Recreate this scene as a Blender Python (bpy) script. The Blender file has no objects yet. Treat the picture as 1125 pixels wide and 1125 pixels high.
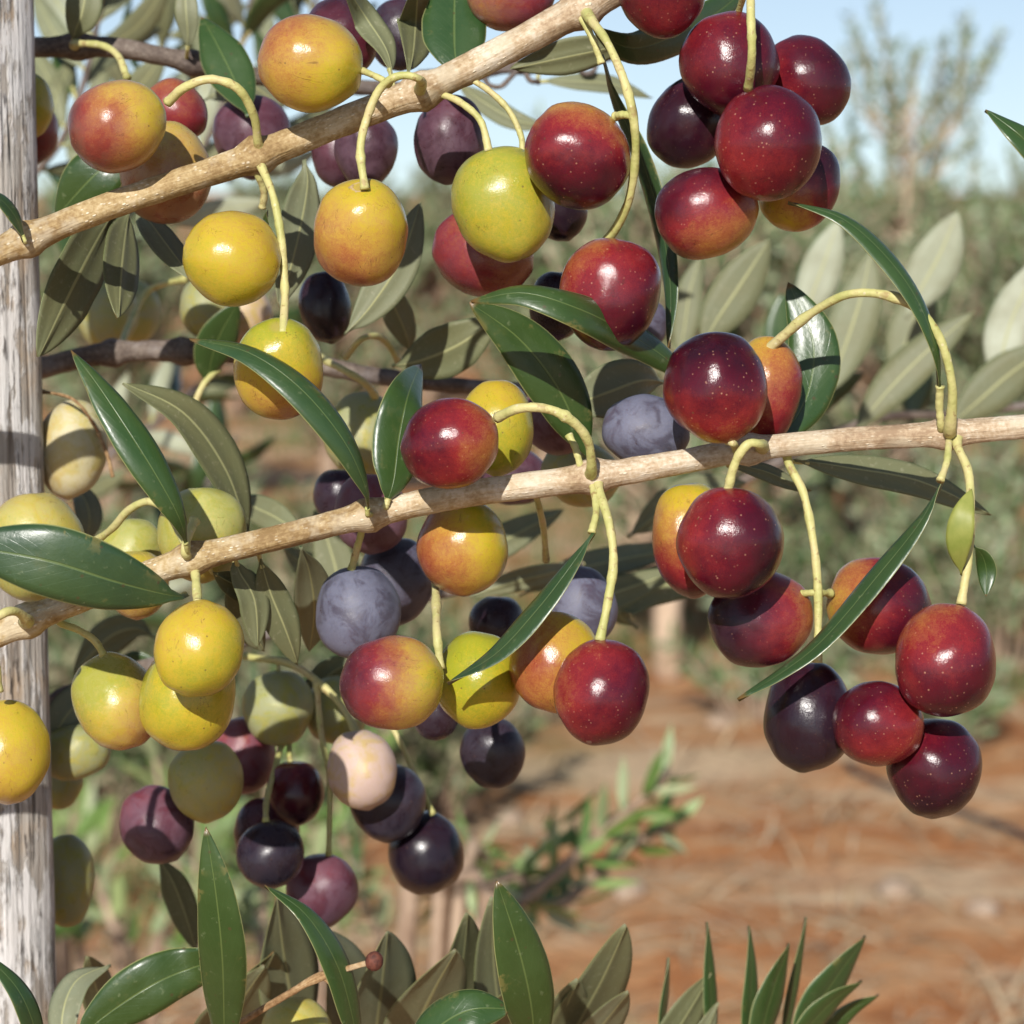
import bpy, bmesh, math, random
from mathutils import Vector, Matrix, Quaternion, noise as mnoise

R = math.radians
scene = bpy.context.scene
COL = scene.collection

# ------------------------------------------------------------------ camera frame
F = 2812.5                      # focal length in photo pixels (1125 px wide)
PITCH = R(7.3)
CAM = Vector((0, 0, 1.2))
FWD = Vector((0, math.cos(PITCH), -math.sin(PITCH)))
UP = Vector((0, math.sin(PITCH), math.cos(PITCH)))
RIGHT = Vector((1, 0, 0))

def P(px, py, d):
    return CAM + d * (FWD + RIGHT * ((px - 562.5) / F) - UP * ((py - 562.5) / F))

def ground_at(px, py):
    v = FWD + RIGHT * ((px - 562.5) / F) - UP * ((py - 562.5) / F)
    return CAM + v * (-CAM.z / v.z)

def sz(px, d):
    return px * d / F

def linear(*c):
    return tuple(c) + (1.0,)

# ------------------------------------------------------------------ node helpers
def new_mat(name):
    m = bpy.data.materials.new(name)
    m.use_nodes = True
    nt = m.node_tree
    nt.nodes.clear()
    return m, nt

def N(nt, typ, **kw):
    n = nt.nodes.new(typ)
    for k, v in kw.items():
        setattr(n, k, v)
    return n

def setin(n, **kw):
    for k, v in kw.items():
        n.inputs[k.replace('_', ' ')].default_value = v

def L(nt, a, b):
    nt.links.new(a, b)

def math_node(nt, op, a, b=None, c=None, clamp=False):
    n = N(nt, 'ShaderNodeMath', operation=op, use_clamp=clamp)
    for i, v in enumerate((a, b, c)):
        if v is None:
            continue
        if isinstance(v, (int, float)):
            n.inputs[i].default_value = v
        else:
            L(nt, v, n.inputs[i])
    return n.outputs[0]

def ramp(nt, fac, stops, interp='LINEAR'):
    n = N(nt, 'ShaderNodeValToRGB')
    n.color_ramp.interpolation = interp
    e = n.color_ramp.elements
    while len(e) < len(stops):
        e.new(0.5)
    for i, (p, c) in enumerate(stops):
        e[i].position = p
        e[i].color = c if len(c) == 4 else tuple(c) + (1,)
    if fac is not None:
        L(nt, fac, n.inputs[0])
    return n.outputs[0]

def mixc(nt, fac, a, b, blend='MIX'):
    n = N(nt, 'ShaderNodeMix', data_type='RGBA', blend_type=blend)
    for sock, v in ((0, fac), (6, a), (7, b)):
        if isinstance(v, (int, float)):
            n.inputs[sock].default_value = v
        elif isinstance(v, tuple):
            n.inputs[sock].default_value = v if len(v) == 4 else v + (1,)
        else:
            L(nt, v, n.inputs[sock])
    return n.outputs[2]

def noise_tex(nt, vec, scale, detail=3.0, rough=0.5, dist=0.0):
    n = N(nt, 'ShaderNodeTexNoise')
    n.inputs['Scale'].default_value = scale
    n.inputs['Detail'].default_value = detail
    n.inputs['Roughness'].default_value = rough
    n.inputs['Distortion'].default_value = dist
    if vec is not None:
        L(nt, vec, n.inputs['Vector'])
    return n.outputs['Fac']

def maprange(nt, v, a, b, c, d, smooth=False):
    n = N(nt, 'ShaderNodeMapRange')
    if smooth:
        n.interpolation_type = 'SMOOTHSTEP'
    L(nt, v, n.inputs[0])
    for i, x in enumerate((a, b, c, d)):
        n.inputs[i + 1].default_value = x
    return n.outputs[0]

def mapping(nt, vec, scale=(1, 1, 1), loc=(0, 0, 0)):
    n = N(nt, 'ShaderNodeMapping')
    n.inputs['Scale'].default_value = scale
    n.inputs['Location'].default_value = loc
    L(nt, vec, n.inputs[0])
    return n.outputs[0]

def bump(nt, height, strength, distance):
    n = N(nt, 'ShaderNodeBump')
    n.inputs['Strength'].default_value = strength
    n.inputs['Distance'].default_value = distance
    L(nt, height, n.inputs['Height'])
    return n.outputs[0]

def finish(nt, color, rough, normal=None, spec=0.5, **kw):
    b = N(nt, 'ShaderNodeBsdfPrincipled')
    if isinstance(color, tuple):
        b.inputs['Base Color'].default_value = color if len(color) == 4 else color + (1,)
    else:
        L(nt, color, b.inputs['Base Color'])
    if isinstance(rough, (int, float)):
        b.inputs['Roughness'].default_value = rough
    else:
        L(nt, rough, b.inputs['Roughness'])
    b.inputs['Specular IOR Level'].default_value = spec
    for k, v in kw.items():
        s = b.inputs[k.replace('_', ' ')]
        if isinstance(v, (int, float, tuple)):
            s.default_value = v
        else:
            L(nt, v, s)
    if normal is not None:
        L(nt, normal, b.inputs['Normal'])
    o = N(nt, 'ShaderNodeOutputMaterial')
    L(nt, b.outputs[0], o.inputs[0])
    return b

# ------------------------------------------------------------------ olive skin
RIPE = [(0.0, (0.265, 0.270, 0.016)), (0.13, (0.43, 0.315, 0.018)), (0.25, (0.40, 0.235, 0.036)),
        (0.38, (0.30, 0.105, 0.030)), (0.52, (0.190, 0.0135, 0.0150)), (0.66, (0.070, 0.0022, 0.0090)),
        (0.82, (0.019, 0.0018, 0.0065)), (1.0, (0.006, 0.0028, 0.006))]

def make_skin_group():
    g = bpy.data.node_groups.new('olive_skin', 'ShaderNodeTree')
    itf = g.interface
    def inp(name, typ, default):
        s = itf.new_socket(name, in_out='INPUT', socket_type=typ)
        s.default_value = default
    inp('Ripe', 'NodeSocketFloat', .5)
    inp('Span', 'NodeSocketFloat', .3)
    inp('Dir', 'NodeSocketVector', (1, 0, 0))
    inp('Seed', 'NodeSocketVector', (0, 0, 0))
    inp('Bloom', 'NodeSocketFloat', 0.0)
    inp('Bloom Color', 'NodeSocketColor', (.3, .3, .38, 1))
    inp('Dots', 'NodeSocketFloat', .6)
    itf.new_socket('BSDF', in_out='OUTPUT', socket_type='NodeSocketShader')
    gi = N(g, 'NodeGroupInput'); go = N(g, 'NodeGroupOutput')
    tc = N(g, 'ShaderNodeTexCoord')
    co = tc.outputs['Object']
    add = N(g, 'ShaderNodeVectorMath', operation='ADD'); L(g, co, add.inputs[0]); L(g, gi.outputs['Seed'], add.inputs[1])
    sv = add.outputs[0]
    dot = N(g, 'ShaderNodeVectorMath', operation='DOT_PRODUCT'); L(g, co, dot.inputs[0]); L(g, gi.outputs['Dir'], dot.inputs[1])
    n1 = noise_tex(g, sv, 1.5, 2, .5, .3)
    n2 = noise_tex(g, sv, 11.0, 5, .7, .2)
    n3 = noise_tex(g, sv, 40.0, 2, .6)
    gpart = math_node(g, 'MULTIPLY', dot.outputs['Value'], gi.outputs['Span'])
    f = math_node(g, 'ADD', gi.outputs['Ripe'], gpart)
    wob = math_node(g, 'MULTIPLY', math_node(g, 'SUBTRACT', n1, .5), math_node(g, 'ADD', math_node(g, 'MULTIPLY', gi.outputs['Span'], .9), .10))
    f = math_node(g, 'ADD', f, wob)
    amp = maprange(g, f, .15, .75, 1.0, .30)
    f = math_node(g, 'MULTIPLY_ADD', math_node(g, 'MULTIPLY', math_node(g, 'SUBTRACT', n2, .5), amp), .30, f)
    f = math_node(g, 'MULTIPLY_ADD', math_node(g, 'MULTIPLY', math_node(g, 'SUBTRACT', n3, .5), amp), .22, f, clamp=True)
    col = ramp(g, f, RIPE)
    # lenticels
    v = N(g, 'ShaderNodeTexVoronoi'); v.inputs['Scale'].default_value = 7.6; L(g, sv, v.inputs['Vector'])
    dots = maprange(g, math_node(g, 'MULTIPLY_ADD', n2, .16, v.outputs['Distance']), .15, .27, 1, 0, True)
    dm = maprange(g, noise_tex(g, sv, 2.6, 2, .5), .40, .60, .12, 1.0)
    dots = math_node(g, 'MULTIPLY', dots, math_node(g, 'MULTIPLY', dm, gi.outputs['Dots']))
    light = mixc(g, .42, col, (0.60, 0.32, 0.20))
    col = mixc(g, dots, col, light)
    # small dark scuffs
    v2 = N(g, 'ShaderNodeTexVoronoi'); v2.inputs['Scale'].default_value = 2.6; L(g, sv, v2.inputs['Vector'])
    sc = maprange(g, v2.outputs['Distance'], .03, .085, .7, 0, True)
    col = mixc(g, sc, col, (0.10, 0.045, 0.02))
    # thin scratches
    scn = noise_tex(g, mapping(g, sv, (2.6, 2.6, .9)), 1.0, 4, .6, .6)
    scr = maprange(g, math_node(g, 'ABSOLUTE', math_node(g, 'SUBTRACT', scn, .5)), .0, .009, .55, 0, True)
    scr = math_node(g, 'MULTIPLY', scr, maprange(g, noise_tex(g, sv, 1.9, 2, .5), .52, .60, 0, 1, True))
    col = mixc(g, scr, col, (0.055, 0.018, 0.012))
    # apex mark and the paler ring round the stalk
    sx = N(g, 'ShaderNodeSeparateXYZ'); L(g, co, sx.inputs[0])
    rad = math_node(g, 'SQRT', math_node(g, 'ADD', math_node(g, 'MULTIPLY', sx.outputs[0], sx.outputs[0]), math_node(g, 'MULTIPLY', sx.outputs[1], sx.outputs[1])))
    radn = math_node(g, 'MULTIPLY_ADD', math_node(g, 'SUBTRACT', n2, .5), .10, rad)
    apex = math_node(g, 'MULTIPLY', maprange(g, radn, .035, .085, .8, 0, True), math_node(g, 'LESS_THAN', sx.outputs[2], 0))
    col = mixc(g, apex, col, (0.17, 0.11, 0.085))
    ring = math_node(g, 'MULTIPLY', maprange(g, radn, .08, .26, .5, 0, True), math_node(g, 'GREATER_THAN', sx.outputs[2], 0))
    col = mixc(g, ring, col, (0.36, 0.26, 0.09))
    # waxy bloom
    bm = maprange(g, noise_tex(g, sv, 1.6, 5, .6, .9), .36, .58, .50, 1.0, True)
    bm = math_node(g, 'SUBTRACT', bm, math_node(g, 'MULTIPLY', scr, .8), clamp=True)
    bm = math_node(g, 'MULTIPLY', bm, gi.outputs['Bloom'])
    bm = math_node(g, 'MULTIPLY', bm, maprange(g, n2, .25, .6, .8, 1.0))
    col = mixc(g, bm, col, gi.outputs['Bloom Color'])
    rough = math_node(g, 'MULTIPLY_ADD', bm, .42, .185)
    rough = math_node(g, 'MULTIPLY_ADD', math_node(g, 'SUBTRACT', n2, .5), .12, rough)
    hgt = math_node(g, 'MULTIPLY_ADD', n3, .25, n2)
    hgt = math_node(g, 'MULTIPLY_ADD', dots, .25, hgt)
    bn = bump(g, hgt, .16, .0005)
    b = N(g, 'ShaderNodeBsdfPrincipled')
    L(g, col, b.inputs['Base Color']); L(g, rough, b.inputs['Roughness']); L(g, bn, b.inputs['Normal'])
    b.inputs['Specular IOR Level'].default_value = .34
    b.inputs['Subsurface Weight'].default_value = .07
    b.inputs['Subsurface Radius'].default_value = (1.0, .5, .2)
    b.inputs['Subsurface Scale'].default_value = .002
    cw = math_node(g, 'SUBTRACT', .12, math_node(g, 'MULTIPLY', bm, .3), clamp=True)
    L(g, cw, b.inputs['Coat Weight']); b.inputs['Coat Roughness'].default_value = .10
    L(g, b.outputs[0], go.inputs[0])
    return g

SKIN = make_skin_group()
BLOOMS = {'cream': (.47, .43, .29, 1), 'milky': (.40, .40, .19, 1), 'blue': (.135, .140, .195, 1), 'mauve': (.165, .095, .125, 1), 'beige': (.40, .34, .19, 1), 'green': (.26, .27, .165, 1),
          'pink': (.46, .34, .31, 1), 'dark': (.060, .054, .075, 1)}

def skin(ripe, span, dirv, bloom, bcol, seed, dots):
    m, nt = new_mat('olive_skin')
    g = N(nt, 'ShaderNodeGroup'); g.node_tree = SKIN
    g.inputs['Ripe'].default_value = ripe
    g.inputs['Span'].default_value = span
    g.inputs['Dir'].default_value = dirv
    g.inputs['Seed'].default_value = (seed * 3.17 % 50, seed * 7.31 % 50, seed * 1.73 % 50)
    g.inputs['Bloom'].default_value = bloom
    g.inputs['Bloom Color'].default_value = BLOOMS[bcol]
    g.inputs['Dots'].default_value = dots
    o = N(nt, 'ShaderNodeOutputMaterial'); L(nt, g.outputs[0], o.inputs[0])
    return m

# ------------------------------------------------------------------ leaf materials
def leaf_common(nt):
    uv = N(nt, 'ShaderNodeUVMap'); uv.uv_map = 'uv'
    sep = N(nt, 'ShaderNodeSeparateXYZ'); L(nt, uv.outputs[0], sep.inputs[0])
    ax = math_node(nt, 'ABSOLUTE', math_node(nt, 'SUBTRACT', sep.outputs[0], .5))   # 0 midrib .. .5 edge
    tc = N(nt, 'ShaderNodeTexCoord')
    oi = N(nt, 'ShaderNodeObjectInfo')
    return sep, ax, tc.outputs['Object'], oi.outputs['Random']

def mat_leaf_upper():
    m, nt = new_mat('leaf_upper')
    sep, ax, co, rnd = leaf_common(nt)
    n1 = noise_tex(nt, co, 90, 4, .6)
    n2 = noise_tex(nt, co, 600, 3, .6)
    base = ramp(nt, rnd, [(0, (.024, .050, .010)), (.5, (.026, .060, .015)), (1, (.019, .046, .020))])
    c = mixc(nt, maprange(nt, n1, .35, .7, 0, .55), base, (.042, .078, .018))
    # side veins
    vv = math_node(nt, 'ADD', math_node(nt, 'MULTIPLY', sep.outputs[1], 13), math_node(nt, 'MULTIPLY', ax, -7))
    vs = math_node(nt, 'ABSOLUTE', math_node(nt, 'SINE', math_node(nt, 'MULTIPLY', vv, 3.14159)))
    vein = maprange(nt, vs, .0, .16, .10, 0, True)
    c = mixc(nt, vein, c, (.075, .13, .04))
    rib = maprange(nt, ax, .010, .024, .42, 0, True)
    c = mixc(nt, rib, c, (.14, .19, .055))
    edge = maprange(nt, ax, .475, .5, 0, .75, True)
    c = mixc(nt, edge, c, (.30, .30, .12))
    wear = math_node(nt, 'MULTIPLY', maprange(nt, noise_tex(nt, co, 170, 4, .7), .58, .66, 0, .75, True), maprange(nt, ax, .28, .48, .12, 1))
    c = mixc(nt, wear, c, (.15, .13, .04))
    tip = maprange(nt, math_node(nt, 'MULTIPLY_ADD', n1, .06, sep.outputs[1]), .985, 1.02, 0, .9, True)
    c = mixc(nt, tip, c, (.16, .09, .03))
    spk = maprange(nt, n2, .64, .74, 0, .4)
    c = mixc(nt, spk, c, (.16, .19, .10))
    v = N(nt, 'ShaderNodeTexVoronoi'); v.inputs['Scale'].default_value = 260; L(nt, co, v.inputs['Vector'])
    c = mixc(nt, maprange(nt, v.outputs['Distance'], .06, .12, .6, 0, True), c, (.06, .035, .015))
    h = math_node(nt, 'MULTIPLY_ADD', n2, .35, math_node(nt, 'MULTIPLY', rib, -.8))
    h = math_node(nt, 'MULTIPLY_ADD', vein, -.5, h)
    b = finish(nt, c, maprange(nt, n1, .3, .7, .27, .46), bump(nt, h, .5, .0004), .5)
    b.inputs['Coat Weight'].default_value = .10
    b.inputs['Coat Roughness'].default_value = .25
    return m

def mat_leaf_under(name='leaf_under', cols=None):
    m, nt = new_mat(name)
    sep, ax, co, rnd = leaf_common(nt)
    n1 = noise_tex(nt, co, 80, 4, .6)
    n2 = noise_tex(nt, co, 900, 2, .6)
    base = ramp(nt, rnd, cols or [(0, (.110, .118, .055)), (.5, (.145, .155, .082)), (1, (.180, .195, .125))])
    c = mixc(nt, maprange(nt, n1, .35, .7, 0, .5), base, (.13, .12, .05))
    vv = math_node(nt, 'ADD', math_node(nt, 'MULTIPLY', sep.outputs[1], 13), math_node(nt, 'MULTIPLY', ax, -7))
    vs = math_node(nt, 'ABSOLUTE', math_node(nt, 'SINE', math_node(nt, 'MULTIPLY', vv, 3.14159)))
    vein = maprange(nt, vs, .0, .14, .16, 0, True)
    c = mixc(nt, vein, c, (.26, .26, .14))
    rib = maprange(nt, ax, .015, .035, .8, 0, True)
    c = mixc(nt, rib, c, (.32, .32, .15))
    edge = maprange(nt, ax, .47, .5, 0, .7, True)
    c = mixc(nt, edge, c, (.05, .09, .03))
    c = mixc(nt, maprange(nt, n2, .6, .75, 0, .3), c, (.34, .32, .22))
    h = math_node(nt, 'MULTIPLY_ADD', n2, .3, math_node(nt, 'MULTIPLY', rib, 1.0))
    finish(nt, c, .58, bump(nt, h, .3, .0003), .35)
    return m

def mat_stalk():
    m, nt = new_mat('stalk')
    tc = N(nt, 'ShaderNodeTexCoord'); co = tc.outputs['Object']
    n1 = noise_tex(nt, co, 120, 4, .6)
    n2 = noise_tex(nt, co, 700, 3, .6)
    c = ramp(nt, n1, [(.32, (.33, .335, .10)), (.5, (.46, .43, .17)), (.70, (.50, .41, .21))])
    c = mixc(nt, maprange(nt, n2, .60, .70, 0, .7), c, (.22, .12, .05))
    c = mixc(nt, maprange(nt, noise_tex(nt, co, 260, 3, .6), .62, .70, 0, .7), c, (.27, .17, .07))
    v = N(nt, 'ShaderNodeTexVoronoi'); v.inputs['Scale'].default_value = 420; L(nt, co, v.inputs['Vector'])
    c = mixc(nt, maprange(nt, v.outputs['Distance'], .08, .16, .7, 0, True), c, (.55, .48, .30))
    finish(nt, c, .55, bump(nt, n2, .5, .0005), .35)
    return m

def mat_bark(name, cols, lent, lentc, pale=None):
    m, nt = new_mat(name)
    uv = N(nt, 'ShaderNodeUVMap'); uv.uv_map = 'uv'      # x: 0..1 around, y: metres along
    tc = N(nt, 'ShaderNodeTexCoord'); co = tc.outputs['Object']
    st = mapping(nt, uv.outputs[0], (11, 110, 1))
    n1 = noise_tex(nt, st, 1.0, 5, .62, .4)
    n2 = noise_tex(nt, co, 140, 5, .65)
    n3 = noise_tex(nt, co, 1100, 3, .6)
    k = math_node(nt, 'MULTIPLY_ADD', n2, .65, math_node(nt, 'MULTIPLY', n1, .40))
    k = math_node(nt, 'MULTIPLY_ADD', math_node(nt, 'SUBTRACT', n3, .5), .50, k)
    k = math_node(nt, 'MULTIPLY_ADD', math_node(nt, 'SUBTRACT', noise_tex(nt, co, 38, 3, .5), .5), .55, k)
    c = ramp(nt, k, [(.36, cols[0]), (.50, cols[1]), (.60, cols[2]), (.70, cols[3])])
    if pale:                                    # older, greyer bark towards the right
        c2 = ramp(nt, k, [(p, q) for p, q in zip((.36, .50, .60, .70), pale)])
        sx = N(nt, 'ShaderNodeSeparateXYZ'); L(nt, co, sx.inputs[0])
        gx = math_node(nt, 'MULTIPLY_ADD', math_node(nt, 'SUBTRACT', n2, .5), .12, sx.outputs[0])
        c = mixc(nt, maprange(nt, gx, -.055, .02, 0, 1, True), c, c2)
    c = mixc(nt, maprange(nt, noise_tex(nt, co, 95, 4, .65), .50, .62, 0, .55, True), c, tuple(min(1, x * y) for x, y in zip(cols[3], (1.0, 1.08, 1.25))))
    sv = mapping(nt, uv.outputs[0], (9, 560, 1))
    v = N(nt, 'ShaderNodeTexVoronoi'); v.inputs['Scale'].default_value = 1.0; L(nt, sv, v.inputs['Vector'])
    ld = maprange(nt, math_node(nt, 'MULTIPLY_ADD', n3, .25, v.outputs['Distance']), .24, .40, 1, 0, True)
    ld = math_node(nt, 'MULTIPLY', ld, maprange(nt, n2, .42, .56, 0, lent))
    c = mixc(nt, ld, c, lentc)
    wv = noise_tex(nt, mapping(nt, uv.outputs[0], (26, 70, 1)), 1.0, 4, .65)
    crack = maprange(nt, wv, .30, .37, .45, 0, True)
    c = mixc(nt, crack, c, tuple(x * .45 for x in cols[0]))
    h = math_node(nt, 'MULTIPLY_ADD', n3, .3, math_node(nt, 'ADD', n1, math_node(nt, 'MULTIPLY', ld, .8)))
    h = math_node(nt, 'MULTIPLY_ADD', crack, -.6, h)
    finish(nt, c, .72, bump(nt, h, .5, .0006), .3)
    return m

def mat_plain(name, c1, c2, scale, rough=.7, bstr=.3, bd=.001):
    m, nt = new_mat(name)
    tc = N(nt, 'ShaderNodeTexCoord'); co = tc.outputs['Object']
    n1 = noise_tex(nt, co, scale, 5, .6)
    c = mixc(nt, maprange(nt, n1, .35, .68, 0, 1), c1, c2)
    finish(nt, c, rough, bump(nt, n1, bstr, bd), .3)
    return m

def mat_foliage(name, cols, rough=.5):
    m, nt = new_mat(name)
    g = N(nt, 'ShaderNodeNewGeometry')
    c = ramp(nt, g.outputs['Random Per Island'], [(i / (len(cols) - 1), c) for i, c in enumerate(cols)])
    finish(nt, c, rough, None, .35)
    return m

M_UP = mat_leaf_upper()
M_UN = mat_leaf_under()
M_UN_PALE = mat_leaf_under('leaf_under_silver', [(0, (.115, .125, .065)), (.5, (.18, .195, .115)), (1, (.32, .34, .25))])
M_UN_WHITE = mat_leaf_under('leaf_under_white', [(0, (.34, .36, .27)), (1, (.36, .38, .29))])
M_STALK = mat_stalk()
M_YOUNG = mat_plain('young_leaf', (.16, .19, .035), (.24, .25, .06), 200, .5, .2, .0003)
M_BARK = mat_bark('bark_golden', [(.21, .130, .052), (.32, .220, .100), (.41, .305, .155), (.50, .40, .25)], 1.0, (.68, .60, .45), pale=[(.28, .19, .115), (.42, .31, .20), (.52, .42, .30), (.60, .52, .41)])
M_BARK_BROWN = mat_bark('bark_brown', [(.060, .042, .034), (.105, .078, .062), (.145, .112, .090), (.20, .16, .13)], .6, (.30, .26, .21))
M_TWIG = mat_bark('dry_twig', [(.16, .085, .035), (.30, .18, .085), (.40, .26, .13), (.5, .36, .2)], .5, (.5, .4, .26))
M_BUD = mat_plain('dry_bud', (.06, .02, .015), (.16, .05, .03), 900)
M_SCAR = mat_plain('stalk_scar', (.30, .20, .09), (.50, .38, .20), 900)

# ------------------------------------------------------------------ object helpers
def mesh_obj(name, verts, faces, mats, parent=None, uvs=None, mat_idx=None, smooth=True):
    me = bpy.data.meshes.new(name)
    me.from_pydata([tuple(v) for v in verts], [], faces)
    if uvs is not None:
        ul = me.uv_layers.new(name='uv')
        for lp in me.loops:
            ul.data[lp.index].uv = uvs[lp.vertex_index]
    for m in (mats if isinstance(mats, (list, tuple)) else [mats]):
        me.materials.append(m)
    if mat_idx is not None:
        for p, i in zip(me.polygons, mat_idx):
            p.material_index = i
    if smooth:
        for p in me.polygons:
            p.use_smooth = True
    me.update()
    o = bpy.data.objects.new(name, me)
    COL.objects.link(o)
    if parent is not None:
        o.parent = parent
        o.matrix_parent_inverse = parent.matrix_world.inverted() if parent.type != 'EMPTY' else Matrix.Translation(-parent.location)
    return o

def tag(o, label, cat, group=None, kind=None):
    if label: o['label'] = label
    if cat: o['category'] = cat
    if group: o['group'] = group
    if kind: o['kind'] = kind
    return o

def thing(name, loc, label, cat, group=None):
    o = bpy.data.objects.new(name, None)
    o.empty_display_size = .01
    o.location = loc
    COL.objects.link(o)
    return tag(o, label, cat, group)

def catmull(pts, n):
    """resample list of tuples (any dimension) by Catmull-Rom, n samples, by chord length"""
    pts = [tuple(p) for p in pts]
    if len(pts) == 2:
        return [tuple(a + (b - a) * i / (n - 1) for a, b in zip(*pts)) for i in range(n)]
    ext = [tuple(2 * a - b for a, b in zip(pts[0], pts[1]))] + pts + [tuple(2 * a - b for a, b in zip(pts[-1], pts[-2]))]
    ch = [0]
    for i in range(len(pts) - 1):
        ch.append(ch[-1] + math.sqrt(sum((a - b) ** 2 for a, b in zip(pts[i][:2], pts[i + 1][:2]))) + 1e-6)
    out = []
    for k in range(n):
        s = ch[-1] * k / (n - 1)
        i = 0
        while i < len(pts) - 2 and ch[i + 1] < s:
            i += 1
        t = (s - ch[i]) / (ch[i + 1] - ch[i])
        p0, p1, p2, p3 = ext[i:i + 4]
        out.append(tuple(.5 * ((2 * b) + (c - a) * t + (2 * a - 5 * b + 4 * c - d) * t * t + (3 * b - a - 3 * c + d) * t ** 3)
                         for a, b, c, d in zip(p0, p1, p2, p3)))
    return out

def tube_geo(path, radii, seg=12, ridges=0.0, jitter=0.0, seed=0, close=True):
    """path: list of Vector"""
    verts, faces, uvs = [], [], []
    n = len(path)
    prev = None
    s = 0
    for i, p in enumerate(path):
        t = (path[min(i + 1, n - 1)] - path[max(i - 1, 0)]).normalized()
        if prev is None:
            a = t.orthogonal().normalized()
        else:
            a = (prev - t * prev.dot(t)).normalized()
        prev = a
        b = t.cross(a)
        if i: s += (p - path[i - 1]).length
        for k in range(seg):
            th = 2 * math.pi * k / seg
            r = radii[i] * (1 + ridges * math.cos(4 * th + s * 20))
            d = a * math.cos(th) + b * math.sin(th)
            if jitter:
                r *= 1 + jitter * mnoise.noise(p * 300 + d * 1.3 + Vector((seed, 0, 0))) + jitter * .6 * mnoise.noise(p * 900 + d * 2.5 + Vector((seed, 0, 0)))
            verts.append(p + d * r)
            uvs.append((1 - abs(2 * k / seg - 1), s))
    for i in range(n - 1):
        for k in range(seg):
            k2 = (k + 1) % seg
            faces.append((i * seg + k, i * seg + k2, (i + 1) * seg + k2, (i + 1) * seg + k))
    if close:
        faces.append(tuple(range(seg - 1, -1, -1)))
        faces.append(tuple((n - 1) * seg + k for k in range(seg)))
    return verts, faces, uvs

WOOD = {}
def branch_mesh(pts, mat, parent, nodes=(), n=140, ridges=.05, jitter=.06, name='wood', seg=18, swell=.40):
    """pts: (px,py,d,rpx)"""
    sm = catmull(pts, n)
    WOOD.setdefault(parent.name, [x[:3] for x in sm])
    path = [P(a, b, d) for a, b, d, r in sm]
    rad = []
    for (a, b, d, r) in sm:
        k = .93
        for nx in nodes:
            k += swell * math.exp(-((a - nx) / 13.0) ** 2)
        rad.append(sz(r, d) * k)
    v, f, uv = tube_geo(path, rad, seg, ridges, jitter, hash(pts[0]) % 50)
    return mesh_obj(name, v, f, mat, parent, uv)

def root_in(parent, pts, lim):
    """start a stalk in the heart of the wood it grows from"""
    if parent.name in WOOD:
        q = min(WOOD[parent.name], key=lambda w: (w[0] - pts[0][0]) ** 2 + (w[1] - pts[0][1]) ** 2)
        g = math.hypot(q[0] - pts[0][0], q[1] - pts[0][1])
        if g < lim and abs(q[2] - pts[0][2]) < .016:
            dx, dy = pts[1][0] - pts[0][0], pts[1][1] - pts[0][1]
            if g < 9:                                # leave the wood on the way the stalk is going
                return [q] + list(pts[1:]) if math.hypot(dx, dy) < 14 else [q] + list(pts)
            return [q] + list(pts)
    return list(pts)

def stalk(parent, pts, r=5.5, name='fruit_stalk', mat=None, knobs=(), label=None):
    """pts: (px,py,d) thin fleshy stalk"""
    pts = root_in(parent, pts, 30)
    n = max(14, len(pts) * 8)
    sm = catmull(pts, n)
    path = [P(*s) for s in sm]
    rad = []
    for i, s in enumerate(sm):
        t = i / (n - 1)
        k = 1 + .55 * math.exp(-(t / .06) ** 2) + .22 * math.exp(-((1 - t) / .05) ** 2)
        for kn in knobs:
            k += .20 * math.exp(-((t - kn) / .03) ** 2)
        k *= 1 + .08 * math.sin(t * 23 + pts[0][0]) * math.sin(t * 9)
        rad.append(sz(r * .80, s[2]) * k * (1 + .07 * mnoise.noise(Vector((i * .8, pts[0][0], pts[0][1])))))
    v, f, uv = tube_geo(path, rad, 12, 0, .08)
    return mesh_obj(name, v, f, mat or M_STALK, parent, uv)

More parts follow.
